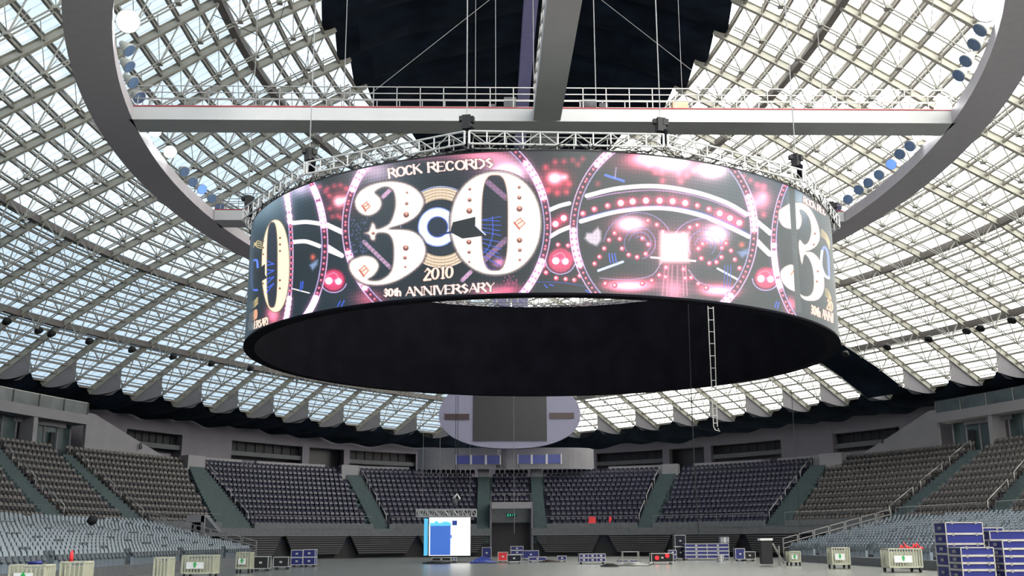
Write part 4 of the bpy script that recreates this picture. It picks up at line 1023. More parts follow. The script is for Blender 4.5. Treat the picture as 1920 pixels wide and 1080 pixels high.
    ADV = {'I': .34, 'N': .92, 'A': .9, 'V': .88, 't': .5, 'h': .62, 'O': .95, 'C': .85, 'D': .92, 'R': .86, '1': .55, 'K': .86, 'Y': .86, '0': .74, '2': .74, '3': .74, ' ': .42, 'E': .78, 'S': .74}
    def text(s, a_, b_, hgt, up, col, w=1.0):
        tot = sum(ADV[c] for c in s); ux = ((b_[0] - a_[0]) / tot, (b_[1] - a_[1]) / tot); q = 0
        def P(x_, y_): return (a_[0] + ux[0] * (q + x_) + up[0] * y_, a_[1] + ux[1] * (q + x_) + up[1] * y_)
        for ps_, c0_, ww in ((0, (.30, .14, .14), 1.5), (1, col, 0)):
            q = 0
            for c in s:
                if c in 'OC0':
                    wd = .8 if c == 'O' else (.66 if c == 'C' else .56); t0, t1 = (40, 320) if c == 'C' else (0, 360)
                    pts = [P(wd / 2 + wd / 2 * math.cos(math.radians(t)), .5 + .5 * math.sin(math.radians(t))) for t in np.linspace(t0, t1, 17)]
                    for k in range(16):
                        tm = math.radians((t0 + (t1 - t0) * (k + .5) / 16)); seg(pts[k], pts[k + 1], (1.8 + 3.0 * abs(math.cos(tm))) * w + ww, c0_)
                elif c != ' ':
                    for p0, p1, th in GL[c]: seg(P(*p0), P(*p1), (4.4 if th else 2.0) * w + ww, c0_)
                    if c in 'RKEDNIVYhA1' and c != 't':
                        for x_ in {p[0] for sg_ in GL[c] if sg_[2] for p in sg_[:2] if p[1] in (0, 1)}:
                            for y_ in (0, 1):
                                if any((p == (x_, y_)) for sg_ in GL[c] for p in sg_[:2]): seg(P(x_ - .1, y_), P(x_ + .1, y_), 1.7 * w + ww, c0_)
                q += ADV[c]
    TX = (1, .90, .86)
    text('ROCK', A(385, 228), A(610, 190), 0, (-2, -16), TX, 1.0); text('RECORDS', A(650, 188), A(1095, 155), 0, (-1, -16.5), TX, 1.0)
    text('2010', A(622, 918), A(825, 898), 0, (.5, -20.5), (1, .88, .80), 1.0)
    text('30th', A(350, 1028), A(470, 1022), 0, (0, -13), TX, .9); text('ANNIVERSARY', A(500, 1025), A(1105, 990), 0, (0, -15), TX, .95)
    text('ROCK REC', Rt(395, 190), Rt(530, 270), 0, (0, -12), (.95, .85, .82), .55)
    text('30th ANNI', Rt(440, 850), Rt(575, 905), 0, (0, -16), (1, .85, .75), .6); text('20', Rt(535, 820), Rt(572, 845), 0, (0, -18), (1, .75, .6), .6)
    text('2010', Lf(82, 905), Lf(132, 870), 0, (0, -17), (.9, .65, .5), .6); text('NIVERSARY', Lf(78, 950), Lf(205, 905), 0, (0, -13), (.95, .88, .8), .55)
    # more sky glare painted in white at the upper left, dark missing strip at the right
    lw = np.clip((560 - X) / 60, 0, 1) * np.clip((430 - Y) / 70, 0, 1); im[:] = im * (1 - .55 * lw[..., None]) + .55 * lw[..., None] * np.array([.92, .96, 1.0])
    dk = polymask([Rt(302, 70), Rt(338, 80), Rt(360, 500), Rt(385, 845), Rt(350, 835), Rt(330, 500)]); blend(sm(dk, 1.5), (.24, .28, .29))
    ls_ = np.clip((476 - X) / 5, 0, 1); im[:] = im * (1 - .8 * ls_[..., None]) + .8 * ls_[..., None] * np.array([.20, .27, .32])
    # module grid, seen where the picture is dark
    lum = im.max(-1); ga = ((np.degrees(PHI) / .56) % 1.0 < .16) | ((V / .0265) % 1.0 < .16)
    im *= (1 - .38 * ga * np.clip(1.05 - lum, 0, 1))[..., None]
    im = np.clip(im, 0, 1)
    # back half of the ring repeats the same show
    full = bpy.data.images.new('screen_artwork', 2 * TW, TH, alpha=False)
    px = np.ones((TH, 2 * TW, 4), np.float32); px[:, :TW, :3] = im; px[:, TW:, :3] = im
    full.pixels.foreach_set(px.ravel()); full.update(); full.pack()
    m = bpy.data.materials.new('screen_picture'); m.use_nodes = True; t = m.node_tree; b = t.nodes['Principled BSDF']
    b.inputs['Base Color'].default_value = (.012, .015, .018, 1); b.inputs['Roughness'].default_value = .5
    tx = t.nodes.new('ShaderNodeTexImage'); tx.image = full; tx.interpolation = 'Linear'; uv = t.nodes.new('ShaderNodeUVMap'); t.links.new(uv.outputs[0], tx.inputs[0])
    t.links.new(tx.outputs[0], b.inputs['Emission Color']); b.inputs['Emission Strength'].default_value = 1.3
    return m, PH0, PH1
M['screen'], PH0_, PH1_ = make_art()
def screen_face():
    n = 304; me = bpy.data.meshes.new('display_face'); V = []; Fc = []; U = []
    spans = [(PH0_, PH1_, 0.0, .5, n), (PH1_, 360 + PH0_, .5, 1.0, n)]
    for p0, p1, u0, u1, k in spans:
        for i in range(k):
            a, b_ = math.radians(p0 + (p1 - p0) * i / k), math.radians(p0 + (p1 - p0) * (i + 1) / k); o = len(V)
            V += [(RL * math.sin(a), -RL * math.cos(a), ZB), (RL * math.sin(b_), -RL * math.cos(b_), ZB), (RL * math.sin(b_), -RL * math.cos(b_), ZT), (RL * math.sin(a), -RL * math.cos(a), ZT)]
            Fc.append((o, o + 1, o + 2, o + 3)); ua, ub = u0 + (u1 - u0) * i / k, u0 + (u1 - u0) * (i + 1) / k; U += [(ua, 0), (ub, 0), (ub, 1), (ua, 1)]
    me.from_pydata(V, [], Fc); l = me.uv_layers.new(name='UVMap'); l.data.foreach_set('uv', [c for u in U for c in u]); me.materials.append(M['screen'])
    o = bpy.data.objects.new('display_face', me); C.objects.link(o); o.parent = led
screen_face()
m_ = MB(); cyl(m_, 12.72, ZB, 12.72, ZT, flip=True); cyl(m_, 12.72, ZT, 12.85, ZT); cyl(m_, 12.85, ZT, 12.85, ZB); cyl(m_, 12.85, ZB, 12.72, ZB); lpart(m_, 'inner_cloth', 'black', True)
m_ = MB(); cyl(m_, 12.6, ZB - .06, 13.06, ZB - .06, flip=True); cyl(m_, 13.06, ZB - .06, 13.06, ZB + .02); cyl(m_, 12.6, ZB + .02, 12.6, ZB - .06); lpart(m_, 'bottom_rim', 'black')
m_ = MB(); cyl(m_, 13.0, ZT + .005, 12.7, ZT + .005); cyl(m_, 13.03, ZT - .01, 13.03, ZT + .05); lpart(m_, 'top_rim', 'dblack')
# cabling under the truss
m_ = MB(); rr = random.Random(3)
for i in range(240):
    a = i / 240 * 2 * PI; b_ = a + rr.uniform(.01, .05)
    r0 = rr.uniform(12.9, 13.15)
    m_.tube([(r0 * math.sin(a), -r0 * math.cos(a), ZT + rr.uniform(.05, .3)), (r0 * math.sin((a + b_) / 2), -r0 * math.cos((a + b_) / 2), ZT + rr.uniform(0, .16)), (r0 * math.sin(b_), -r0 * math.cos(b_), ZT + rr.uniform(.05, .3))], .022, 4)
lpart(m_, 'cabling', 'dblack')
# twelve straight truss pieces
TZ0, TZ1 = ZT + .22, ZT + .68
for s in range(12):
    a0, a1 = math.radians(-13.6 + 30 * s), math.radians(16.4 + 30 * s)
    A = {}
    t = MB(); t2 = MB(); K = 11
    for ro, tt, f_ in ((13.42, t, 1.0), (12.92, t2, .7)):
        P0, P1 = Vector((ro * math.sin(a0), -ro * math.cos(a0), 0)), Vector((ro * math.sin(a1), -ro * math.cos(a1), 0))
        d = (P1 - P0); P0 = P0 + d * .012; P1 = P1 - d * .012
        A[ro] = (P0, P1)
        for z in (TZ0, TZ1): tt.tube([P0 + Vector((0, 0, z)), P1 + Vector((0, 0, z))], .036 * f_, 6)
        for i in range(K + 1):
            q = P0.lerp(P1, i / K); tt.tube([q + Vector((0, 0, TZ0)), q + Vector((0, 0, TZ1))], (.045 if i in (0, K) else .03) * f_, 5)
            if i < K:
                q2 = P0.lerp(P1, (i + 1) / K); z0, z1 = (TZ0, TZ1) if i % 2 else (TZ1, TZ0)
                tt.tube([q + Vector((0, 0, z0)), q2 + Vector((0, 0, z1))], .022 * f_, 4)
    for i in range(0, K + 1, 2):
        for z in (TZ0, TZ1):
            t2.tube([A[13.42][0].lerp(A[13.42][1], i / K) + Vector((0, 0, z)), A[12.92][0].lerp(A[12.92][1], i / K) + Vector((0, 0, z))], .015, 4)
    ts_ = lpart(t, 'truss_segment', 'alu'); lpart(t2, 'truss_back', 'rail').parent = ts_
tag(led, 'giant round hanging video screen ring showing ROCK RECORDS 30 artwork under an aluminium truss', 'screen')
# chain hoists and their cables at the truss corners
HL = ['at the truss corner left of the ROCK RECORDS writing', 'at the truss corner over the machine artwork', 'at the right truss corner', 'at the left truss corner', 'at the far left tip of the ring', 'at the far right tip of the ring']
for k, a in enumerate((-13.6, 16.4, 46.4, -43.6, -73.6, 76.4)):
    a = math.radians(a); p = Vector((13.17 * math.sin(a), -13.17 * math.cos(a) - .05, TZ1))
    r = empty('chain_hoist', p)
    m_ = MB(); m_.box(p + Vector((0, 0, .42)), (.30, .26, .5), rz=a); m_.box(p + Vector((.16, 0, .52)), (.2, .2, .22), rz=a); m_.box(p + Vector((-.2, 0, .55)), (.14, .2, .16)); part(m_, 'motor', 'dblack', r)
    m_ = MB(); m_.tube([p + Vector((.1, 0, -.25)), p + Vector((.14, 0, .2)), p + Vector((.02, 0, .3))], [.11, .13, .08], 8); part(m_, 'chain_bag', 'black', r, True)
    m_ = MB(); m_.tube([p + Vector((0, 0, .65)), p + Vector((0, 0, .95))], .02, 5); part(m_, 'hook', 'rail', r)
    tag(r, 'black chain hoist %s' % HL[k], 'hoist')
    m_ = MB(); m_.tube([p + Vector((0, 0, .95)), (p.x, p.y, rp_(math.copysign(1, p.x), abs(p.x), p.y).z - .4)], .022, 5)
    tag(m_.build('suspension_cable', 'cable'), 'thin cable above the hoist %s' % HL[k], 'cable')
# other cables
def cab(pts, mt, lab, r=.02, nm='suspension_cable', cat='cable'):
    m_ = MB(); m_.tube(pts, r * .62, 5); o = m_.build(nm, mt); tag(o, lab, cat); return o
def vcab(px, py0, py1, y, mt, lab, r=.02):
    a, b_ = onY(px, py0, y), onY(px, py1, y); return cab([(a.x, y, a.z), (a.x, y, b_.z)], mt, lab, r)
vcab(652, -30, 206, -6.2, 'cable', 'thin pale cable dropping to the left part of the catwalk', .03)
vcab(892, -30, 206, -6.2, 'cable', 'thin pale cable left of the violet duct')
vcab(929, -30, 206, -6.0, 'cable', 'thin cable right beside the loudspeaker box', .025)
vcab(999, -30, 206, -6.0, 'cable', 'thin cable between the violet duct and the central beam', .025)
vcab(1112, -30, 206, -6.0, 'cable', 'thick pale cable right above the grey drum', .035)
vcab(1270, -30, 206, -6.0, 'cable', 'thin pale cable above the cardboard box')
a, b_ = onY(925, -6, -4), onY(692, 178, -4); cab([a, b_], 'cable', 'long diagonal cable crossing the black cloth to the lower left', .022)
a, b_ = onY(1115, -10, -4), onY(1320, 150, -4); cab([a, b_], 'cable', 'long diagonal cable crossing the black cloth to the lower right', .022)
a, b_, c_ = onY(400, 28, 2), onY(513, 80, 2), onY(536, 0, 2); cab([a, b_], 'dblack', 'black rope slanting down among the upper left trusses', .035); cab([b_, c_], 'dblack', 'black rope rising from the knot among the upper left trusses', .025)
a, b_ = onY(513, 80, 2.2), onY(563, 156, 2.2); cab([a, b_], 'dblack', 'black rope from the knot down toward the catwalk, upper left', .025)
a, b_ = onY(590, 50, 2.4), onY(565, 156, 2.4); cab([a, b_], 'dblack', 'black rope forming the right side of the V near the blackout cloth', .025)
a, b_ = onY(240, 345, 14), onY(380, 487, 14); cab([a, b_], 'cable', 'long pale strut slanting across the left roof below the ring beam', .07)
vcab(561, 600, 722, 6, 'cable', 'dark cable hanging inside the left part of the screen ring', .06)
vcab(1475, 596, 1010, 4, 'dblack', 'long dark cable hanging inside the right part of the screen ring', .025)
a, b_, c_, d_ = onY(1290, 556, -4), onY(1296, 740, -4), onY(1303, 900, -4), onY(1311, 1010, -4); cab([a, b_, c_, d_], 'dblack', 'long dark cable hanging from the screen ring down to the blue case stack', .035)
vcab(963, 742, 1000, 12, 'cable', 'thin cable hanging in front of the scoreboard', .018)
# rope ladder
y = 0.0; A = [onY(x, yy, y) for x, yy in ((1326, 545), (1330, 640), (1335, 740), (1338, 800))]; B_ = [onY(x, yy, y) for x, yy in ((1336, 545), (1340, 640), (1343, 740), (1345, 800))]
r = empty('rope_ladder', A[0])
for P in (A, B_): m_ = MB(); m_.tube(P, .022, 5); part(m_, 'rope', 'rope', r)
def lerp_path(P, t):
    t *= len(P) - 1; i = min(int(t), len(P) - 2); return P[i].lerp(P[i + 1], t - i)
for i in range(13):
    t = .04 + i / 13; m_ = MB(); m_.tube([lerp_path(A, min(t, 1)), lerp_path(B_, min(t, 1))], .02, 5); part(m_, 'rung', 'rope', r)
m_ = MB(); e = onY(1341, 806, y); f_ = onY(1350, 809, y); g_ = onY(1346, 803, y); m_.tube([A[-1], e, f_, g_], .022, 5); part(m_, 'loose_end', 'rope', r)
tag(r, 'white rope ladder hanging from the screen ring in front of the black cloth', 'ladder')
# ------------------------------------------------------------------ scoreboard and booth
YS_ = 59.0
c0 = onY(956, 780, YS_); ax = (onY(1088, 780, YS_).x - onY(823, 780, YS_).x) / 2; bz = c0.z - onY(956, 841, YS_).z
cx_ = (onY(1088, 780, YS_).x + onY(823, 780, YS_).x) / 2
sb = empty('scoreboard', (cx_, YS_, c0.z)); m_ = MB()
poly = [(cx_ + ax * math.copysign(abs(math.cos(t)) ** .86, math.cos(t)), c0.z + bz * math.copysign(abs(math.sin(t)) ** .95, math.sin(t)) * (1 if math.sin(t) < 0 else 1.25)) for t in [2 * PI * i / 72 for i in range(72)]]
m_.prism(poly, lambda a, b_, s: (a, YS_ + s * .9, b_)); brd = part(m_, 'board', 'lav', sb)
for x0, y0, x1, y1, nm, mt in ((887, 700, 1024, 827, 'main_display', 'screend'), (834, 776, 880, 787, 'side_display', 'maroon'), (1030, 774, 1076, 785, 'side_display', 'maroon')):
    a, b_ = onY(x0, y1, YS_), onY(x1, y0, YS_); m_ = MB(); m_.box(((a.x + b_.x) / 2, YS_ - .03, (a.z + b_.z) / 2), (b_.x - a.x, .1, b_.z - a.z)); part(m_, nm, mt, sb).parent = brd
tag(sb, 'white oval scoreboard with a large black display high above the centre gate', 'scoreboard')
# booth: bulging curved wall with blue windows
YB = 62.0; xl, xr = -9.4, 8.9; zb0, zb1 = 8.5, 10.65
bo = empty('commentary_booth', (-.3, YB, zb0)); m_ = MB(); n = 40
def bcurve(u, o=0): # u 0..1
    x = xl + (xr - xl) * u; e = min(u, 1 - u) * 2; yy = YB + 2.6 - 2.6 * (1 - (1 - min(e / .35, 1)) ** 2.2) ** .5
    if .46 < u < .50: yy += .35
    return (x, yy - o)
for i in range(n):
    A, B2 = bcurve(i / n), bcurve((i + 1) / n)
    m_.quad((A[0], A[1], zb0), (B2[0], B2[1], zb0), (B2[0], B2[1], zb1), (A[0], A[1], zb1)); m_.quad((A[0], A[1], zb1), (B2[0], B2[1], zb1), (B2[0], 66.5, zb1), (A[0], 66.5, zb1))
part(m_, 'curved_wall', 'walll', bo)
for x0, x1, y0, y1 in ((855, 882, 854, 870), (884, 910, 854, 870), (912, 938, 854, 870), (971, 996, 853, 869), (998, 1024, 853, 869), (1026, 1052, 852, 869)):
    a, b_ = onY(x0, y1, YB), onY(x1, y0, YB); m_ = MB(); m_.box(((a.x + b_.x) / 2, YB + .0, (a.z + b_.z) / 2), (b_.x - a.x - .06, .1, b_.z - a.z)); wn = part(m_, 'window', 'bluew', bo)
    f_ = MB(); 
    for xx in (a.x, b_.x): f_.box((xx, YB - .03, (a.z + b_.z) / 2), (.1, .12, b_.z - a.z + .1))
    part(f_, 'window_frame', 'white', bo).parent = wn
def strokes(mb, segs, p, sx, sz, ux=Vector((1, 0, 0)), w=.1, o=.03, nrm=Vector((0, -1, 0))):
    for (x0, z0), (x1, z1) in segs:
        a = p + ux * x0 * sx + Vector((0, 0, z0 * sz)) + nrm * o; b_ = p + ux * x1 * sx + Vector((0, 0, z1 * sz)) + nrm * o; mb.bar(a, b_, w, .04, up=nrm)
m_ = MB(); q = onY(934, 878, YB - .06); strokes(m_, [((-.5, 0), (-.5, 1)), ((.5, 0), (.5, 1)), ((-.5, .5), (.5, .5))], q, .24, .36); part(m_, 'letter', 'dblack', bo)
m_ = MB(); q = onY(973, 877, YB - .06); strokes(m_, [((0, 0), (0, 1))], q, .24, .3, w=.05); part(m_, 'letter', 'dblack', bo)
tag(bo, 'pale curved booth with six blue windows under the scoreboard', 'booth')
m_ = MB(); ring_wall(m_, hF(921, 985), hF(996, 985), -.3, 0, 4.38, 4.98, 4); struct(m_.build('wall_gate_lintel', 'walll'))
m_ = MB(); ring_wall(m_, hF(921, 985), hF(996, 985), 1.0, 1.2, 3.1, 4.6, 4); struct(m_.build('wall_gate_panel', 'conc'))
m_ = MB()
for e in (0, 1):
    q = sel(*CF, GATE[e]); m_.box((q.x + (.06 if e else -.06), q.y + 2.2, 2.5), (.16, 4.8, 5.0))
struct(m_.build('wall_gate_sides', 'wall'))
m_ = MB(); m_.box((0, 59.2, 2.2), (4.2, .1, 4.6)); struct(m_.build('door_9', 'screend'))
es = empty('exit_sign', onY(959, 966, 55.9)); p = es.location.copy(); m_ = MB(); m_.box(p, (.95, .08, .3)); pn = part(m_, 'panel', 'tread', es)
m_ = MB(); L = {'E': [((0, 0), (0, 1)), ((0, 0), (1, 0)), ((0, .5), (1, .5)), ((0, 1), (1, 1))], 'X': [((0, 0), (1, 1)), ((0, 1), (1, 0))], 'I': [((.5, 0), (.5, 1))], 'T': [((.5, 0), (.5, 1)), ((0, 1), (1, 1))]}
for k, ch in enumerate('EXIT'): strokes(m_, L[ch], p + Vector((-.38 + k * .21, -.05, -.1)), .13, .2, w=.03, o=.02)
part(m_, 'lettering', 'exit', es).parent = pn; tag(es, 'green lit exit sign above the centre gate', 'sign')
hb = empty('gate_railing', (0, 55.0, 5)); m_ = MB(); m_.bar((-1.9, 54.8, 5.75), (1.95, 54.8, 5.75), .05); part(m_, 'top_rail', 'rail2', hb)
for x in (-1.85, -.6, .65, 1.9): m_ = MB(); m_.bar((x, 54.8, 4.98), (x, 54.8, 5.75), .05); part(m_, 'post', 'rail2', hb)
tag(hb, 'thin railing on top of the centre gate lintel', 'railing')
# ------------------------------------------------------------------ side suites with the slanted fin walls
for side, nm, topx, lowx, edgex, letter in ((-1, 'left', (180, 776), (342, 874), 163, ((262, 834), 'G')), (1, 'right', (1740, 770), (1590, 866), 1757, ((1655, 823), 'J'))):
    p0, p1 = curve_hit(*topx, CB), curve_hit(*lowx, CB); pe = curve_hit(edgex, 800, CB)
    zt = p0[0].z; zl = p1[0].z; m_ = MB(); n = 24
    def cpt(ph_, z, o): q = sel(CB[0] + o, CB[1] + o, CB[2], ph_); return (q.x, q.y, z)
    fr = pe[1]
    for i in range(n):
        a, b_ = fr + (p1[1] - fr) * i / n, fr + (p1[1] - fr) * (i + 1) / n
        def zz(ph_):
            u = (ph_ - p0[1]) / (p1[1] - p0[1]); return zt if u < 0 else zt + (zl - zt) * u
        za, zb_ = zz(a), zz(b_)
        V = [cpt(a, 7.5, .1), cpt(b_, 7.5, .1), cpt(b_, zb_, .1), cpt(a, za, .1), cpt(a, 7.5, .4), cpt(b_, 7.5, .4), cpt(b_, zb_, .4), cpt(a, za, .4)]
        m_.add(V, [(0, 1, 2, 3), (7, 6, 5, 4), (3, 2, 6, 7), (0, 3, 7, 4), (1, 5, 6, 2)])
    struct(m_.build('wall_fin_' + nm, 'walll'))
    q, qp = curve_hit(letter[0][0], letter[0][1] + 5, CB); t_ = (sel(*CB, qp + .003) - sel(*CB, qp - .003)).normalized()
    nr = Vector((-t_.y, t_.x, 0)); nr = nr if nr.dot(CAM - q) > 0 else -nr
    ux = t_ if t_.dot(cr) > 0 else -t_
    m_ = MB(); sg = {'J': [((.4, 1), (.4, .15)), ((.4, .15), (0, 0)), ((0, 0), (-.4, .2)), ((.1, 1), (.6, 1))], 'G': [((.5, .9), (-.1, 1)), ((-.1, 1), (-.5, .5)), ((-.5, .5), (-.1, 0)), ((-.1, 0), (.5, .1)), ((.5, .1), (.5, .5)), ((.5, .5), (.1, .5))]}[letter[1]]
    q = q + nr * .05 - Vector((0, 0, .1)); strokes(m_, sg, q, .26 if letter[1] == 'G' else .26, .42, ux=ux, w=.1, nrm=nr)
    tag(m_.build('wall_letter', 'dblack'), 'black block letter %s on the slanted %s fin wall' % (letter[1], nm), 'letter')
    # suites
    A0 = pe[1]; A1 = A0 + side * .62
    m_ = MB()
    n = 30
    zt2 = 10.35
    for i in range(n):
        a, b_ = A0 + (A1 - A0) * i / n, A0 + (A1 - A0) * (i + 1) / n
        V = [cpt(a, zt2, -.1), cpt(b_, zt2, -.1), cpt(b_, zt2 + .75, -.1), cpt(a, zt2 + .75, -.1), cpt(a, zt2, 3), cpt(b_, zt2, 3), cpt(b_, zt2 + .75, 3), cpt(a, zt2 + .75, 3)]
        m_.add(V, [(0, 1, 2, 3), (3, 2, 6, 7), (1, 0, 4, 5)])
    struct(m_.build('wall_balcony_' + nm, 'walll'))
    m_ = MB()
    for i in range(n):
        a, b_ = A0 + (A1 - A0) * i / n, A0 + (A1 - A0) * (i + 1) / n
        m_.quad(cpt(a, 7.5, 2.6), cpt(b_, 7.5, 2.6), cpt(b_, zt2, 2.6), cpt(a, zt2, 2.6))
    struct(m_.build('wall_suite_' + nm, 'wall'))
    k = 0; a = A0 + side * .012
    while abs(a - A0) < .55:
        wd = side * .075
        g_ = MB(); 
        for i in range(4):
            s0, s1 = a + wd * i / 4, a + wd * (i + 1) / 4
            g_.quad(cpt(s0, 7.75, 1.2), cpt(s1, 7.75, 1.2), cpt(s1, zt2 - .05, 1.2), cpt(s0, zt2 - .05, 1.2))
        wo = struct(g_.build('window_%d' % (20 + k + (10 if side > 0 else 0)), 'glassg'))
        f_ = MB()
        for u in (0, .33, .66, 1):
            f_.bar(cpt(a + wd * u, 7.7, 1.15), cpt(a + wd * u, zt2, 1.15), .09)
        f_.build('mullion', 'walll', wo)
        if k % 2 == 0:
            d_ = MB(); d_.bar(cpt(a + wd * .45, 7.75, 1.1), cpt(a + wd * .45, 9.6, 1.1), .8, .05); d_.build('doorway', 'dblack', wo)
        pl_ = MB(); c_ = a + wd + side * .012
        V = [cpt(c_ - .004, z, o) for z in (7.6, zt2) for o in (0, 1.4)] + [cpt(c_ + .004, z, o) for z in (7.6, zt2) for o in (0, 1.4)]
        pl_.add(V, [(0, 2, 3, 1), (4, 5, 7, 6), (0, 4, 6, 2), (1, 3, 7, 5)]); o_ = struct(pl_.build('wall_pillar_' + nm, 'walll'))
        a += wd + side * .026; k += 1
    # glass balustrade
    r = empty('glass_balustrade', cpt((A0 + A1) / 2, zt2 + .75, 0)); gl = MB(); tr = MB()
    L = [A0 + (A1 - A0) * i / 26 for i in range(27)]
    for a, b_ in zip(L[:-1], L[1:]): gl.quad(cpt(a, zt2 + .75, .05), cpt(b_, zt2 + .75, .05), cpt(b_, zt2 + 1.65, .05), cpt(a, zt2 + 1.65, .05))
    tr.tube([cpt(a, zt2 + 1.68, .05) for a in L], .035, 5)
    part(gl, 'glass_panels', 'glassg', r); part(tr, 'top_rail', 'rail', r)
    for a in L[::2]: m_ = MB(); m_.bar(cpt(a, zt2 + .75, 0), cpt(a, zt2 + 1.68, 0), .05); part(m_, 'post', 'rail', r)
    tag(r, 'glass balustrade with a steel rail on the balcony at the %s edge' % nm, 'balustrade')
    # upper slanted wall behind the balcony
    u0, u1 = (curve_hit(95, 765, CW), curve_hit(-60, 690, CW)) if side < 0 else (curve_hit(1832, 748, CW), curve_hit(1980, 678, CW))
    m_ = MB(); n = 12
    for i in range(n):
        f0, f1 = i / n, (i + 1) / n
        a, b_ = u0[1] + (u1[1] - u0[1]) * f0, u0[1] + (u1[1] - u0[1]) * f1; za, zb_ = 12.1 + (u1[0].z - 12.1) * f0, 12.1 + (u1[0].z - 12.1) * f1
        W_ = lambda q, z: tuple(sel(CW[0] - 2.1, CW[1] - 2.1, CW[2], q).xy) + (z,)
        m_.quad(W_(a, 10), W_(b_, 10), W_(b_, zb_), W_(a, za))
    struct(m_.build('wall_upper_' + nm, 'walll'))
# ------------------------------------------------------------------ small video cube under its own truss
YC = 29.0
cu_ = empty('video_cube', onY(843, 1043, YC)); 
def pq(px, py, y=YC): return onY(px, py, y)
a, b_ = pq(804, 1042), pq(882, 970); m_ = MB(); m_.box(((a.x + b_.x) / 2, YC + 1.3, (a.z + b_.z) / 2), (b_.x - a.x, 2.5, b_.z - a.z)); part(m_, 'cabinet', 'tread', cu_)
zb_, zt_ = a.z, b_.z; xl_, xr_ = a.x, b_.x
def face(px0, py0, px1, py1, nm, mt, o=.0):
    a, b_ = pq(px0, py1), pq(px1, py0); m = MB(); m.box(((a.x + b_.x) / 2, YC + .03 - o, (a.z + b_.z) / 2), (b_.x - a.x, .04, b_.z - a.z)); return part(m, nm, mt, cu_)
face(804, 970, 882, 1042, 'screen', 'scrw'); face(806, 985, 845, 1041, 'screen_picture', 'scrb', .02); face(806, 980, 846, 986, 'screen_picture', 'scrc', .024); face(848, 976, 857, 985, 'screen_picture', 'scrd', .03); face(845, 1003, 847.5, 1009, 'screen_picture', 'scrb', .022)
face(815, 977, 822, 981, 'screen_picture', 'scrc', .03); face(829, 978, 842, 981, 'screen_picture', 'scrc', .03)
a, b_ = pq(793.5, 1042), pq(799.5, 972); m_ = MB(); m_.add([(a.x, YC + .55, a.z), (b_.x, YC + .25, a.z), (b_.x, YC + .25, b_.z), (a.x, YC + .55, b_.z), (a.x, YC + 2.4, a.z), (b_.x, YC + 2.4, a.z), (b_.x, YC + 2.4, b_.z), (a.x, YC + 2.4, b_.z)], [(0, 1, 2, 3), (7, 6, 5, 4), (3, 2, 6, 7), (0, 3, 7, 4), (1, 5, 6, 2)]); part(m_, 'side_screen', 'scrc', cu_)
tag(cu_, 'bright white and blue video cube standing near the middle of the floor', 'screen')
# truss above it
tr_ = empty('square_truss', pq(837, 968)); a, b_ = pq(780, 968), pq(893, 955); z0, z1 = a.z, b_.z
for yy in (YC - .1, YC + 2.6):
    m_ = MB()
    for z in (z0, z1):
        for dy in (0, .4): m_.tube([(a.x, yy + dy, z), (b_.x, yy + dy, z)], .035, 5)
    k = 13
    for i in range(k + 1):
        x = a.x + (b_.x - a.x) * i / k; m_.tube([(x, yy, z0), (x, yy, z1)], .022, 4)
        if i < k: x2 = a.x + (b_.x - a.x) * (i + 1) / k; m_.tube([(x, yy, z0 if i % 2 else z1), (x2, yy, z1 if i % 2 else z0)], .022, 4)
    part(m_, 'truss_piece', 'alu', tr_)
for xx in (a.x + .1, b_.x - .5):
    m_ = MB()
    for z in (z0, z1):
        for dx in (0, .4): m_.tube([(xx + dx, YC, z), (xx + dx, YC + 3, z)], .035, 5)
    part(m_, 'truss_piece', 'alu', tr_)
tag(tr_, 'aluminium box truss hanging right above the small video cube', 'truss')
ar = empty('chain_hoist', pq(857, 955)); m_ = MB(); m_.tube([pq(852, 950), pq(853, 940), pq(858, 930)], [.12, .2, .1], 8); part(m_, 'chain_bag', 'conc', ar, True)
m_ = MB(); m_.tube([pq(850, 935), pq(857, 927), pq(862, 934), pq(856, 942)], .09, 6); part(m_, 'arm', 'white', ar, True); tag(ar, 'hoist with a white hook above the small truss', 'hoist')
for px, lab in ((795, 'leftmost thin cable holding the small truss'), (826, 'second thin cable holding the small truss'), (882, 'rightmost thin cable holding the small truss')): vcab(px, 742, 934, YC, 'cable', lab, .02)
vcab(855, 742, 930, YC, 'dblack', 'left one of the twin dark chains above the small truss hoist', .03); vcab(859, 742, 930, YC, 'dblack', 'right one of the twin dark chains above the small truss hoist', .03)
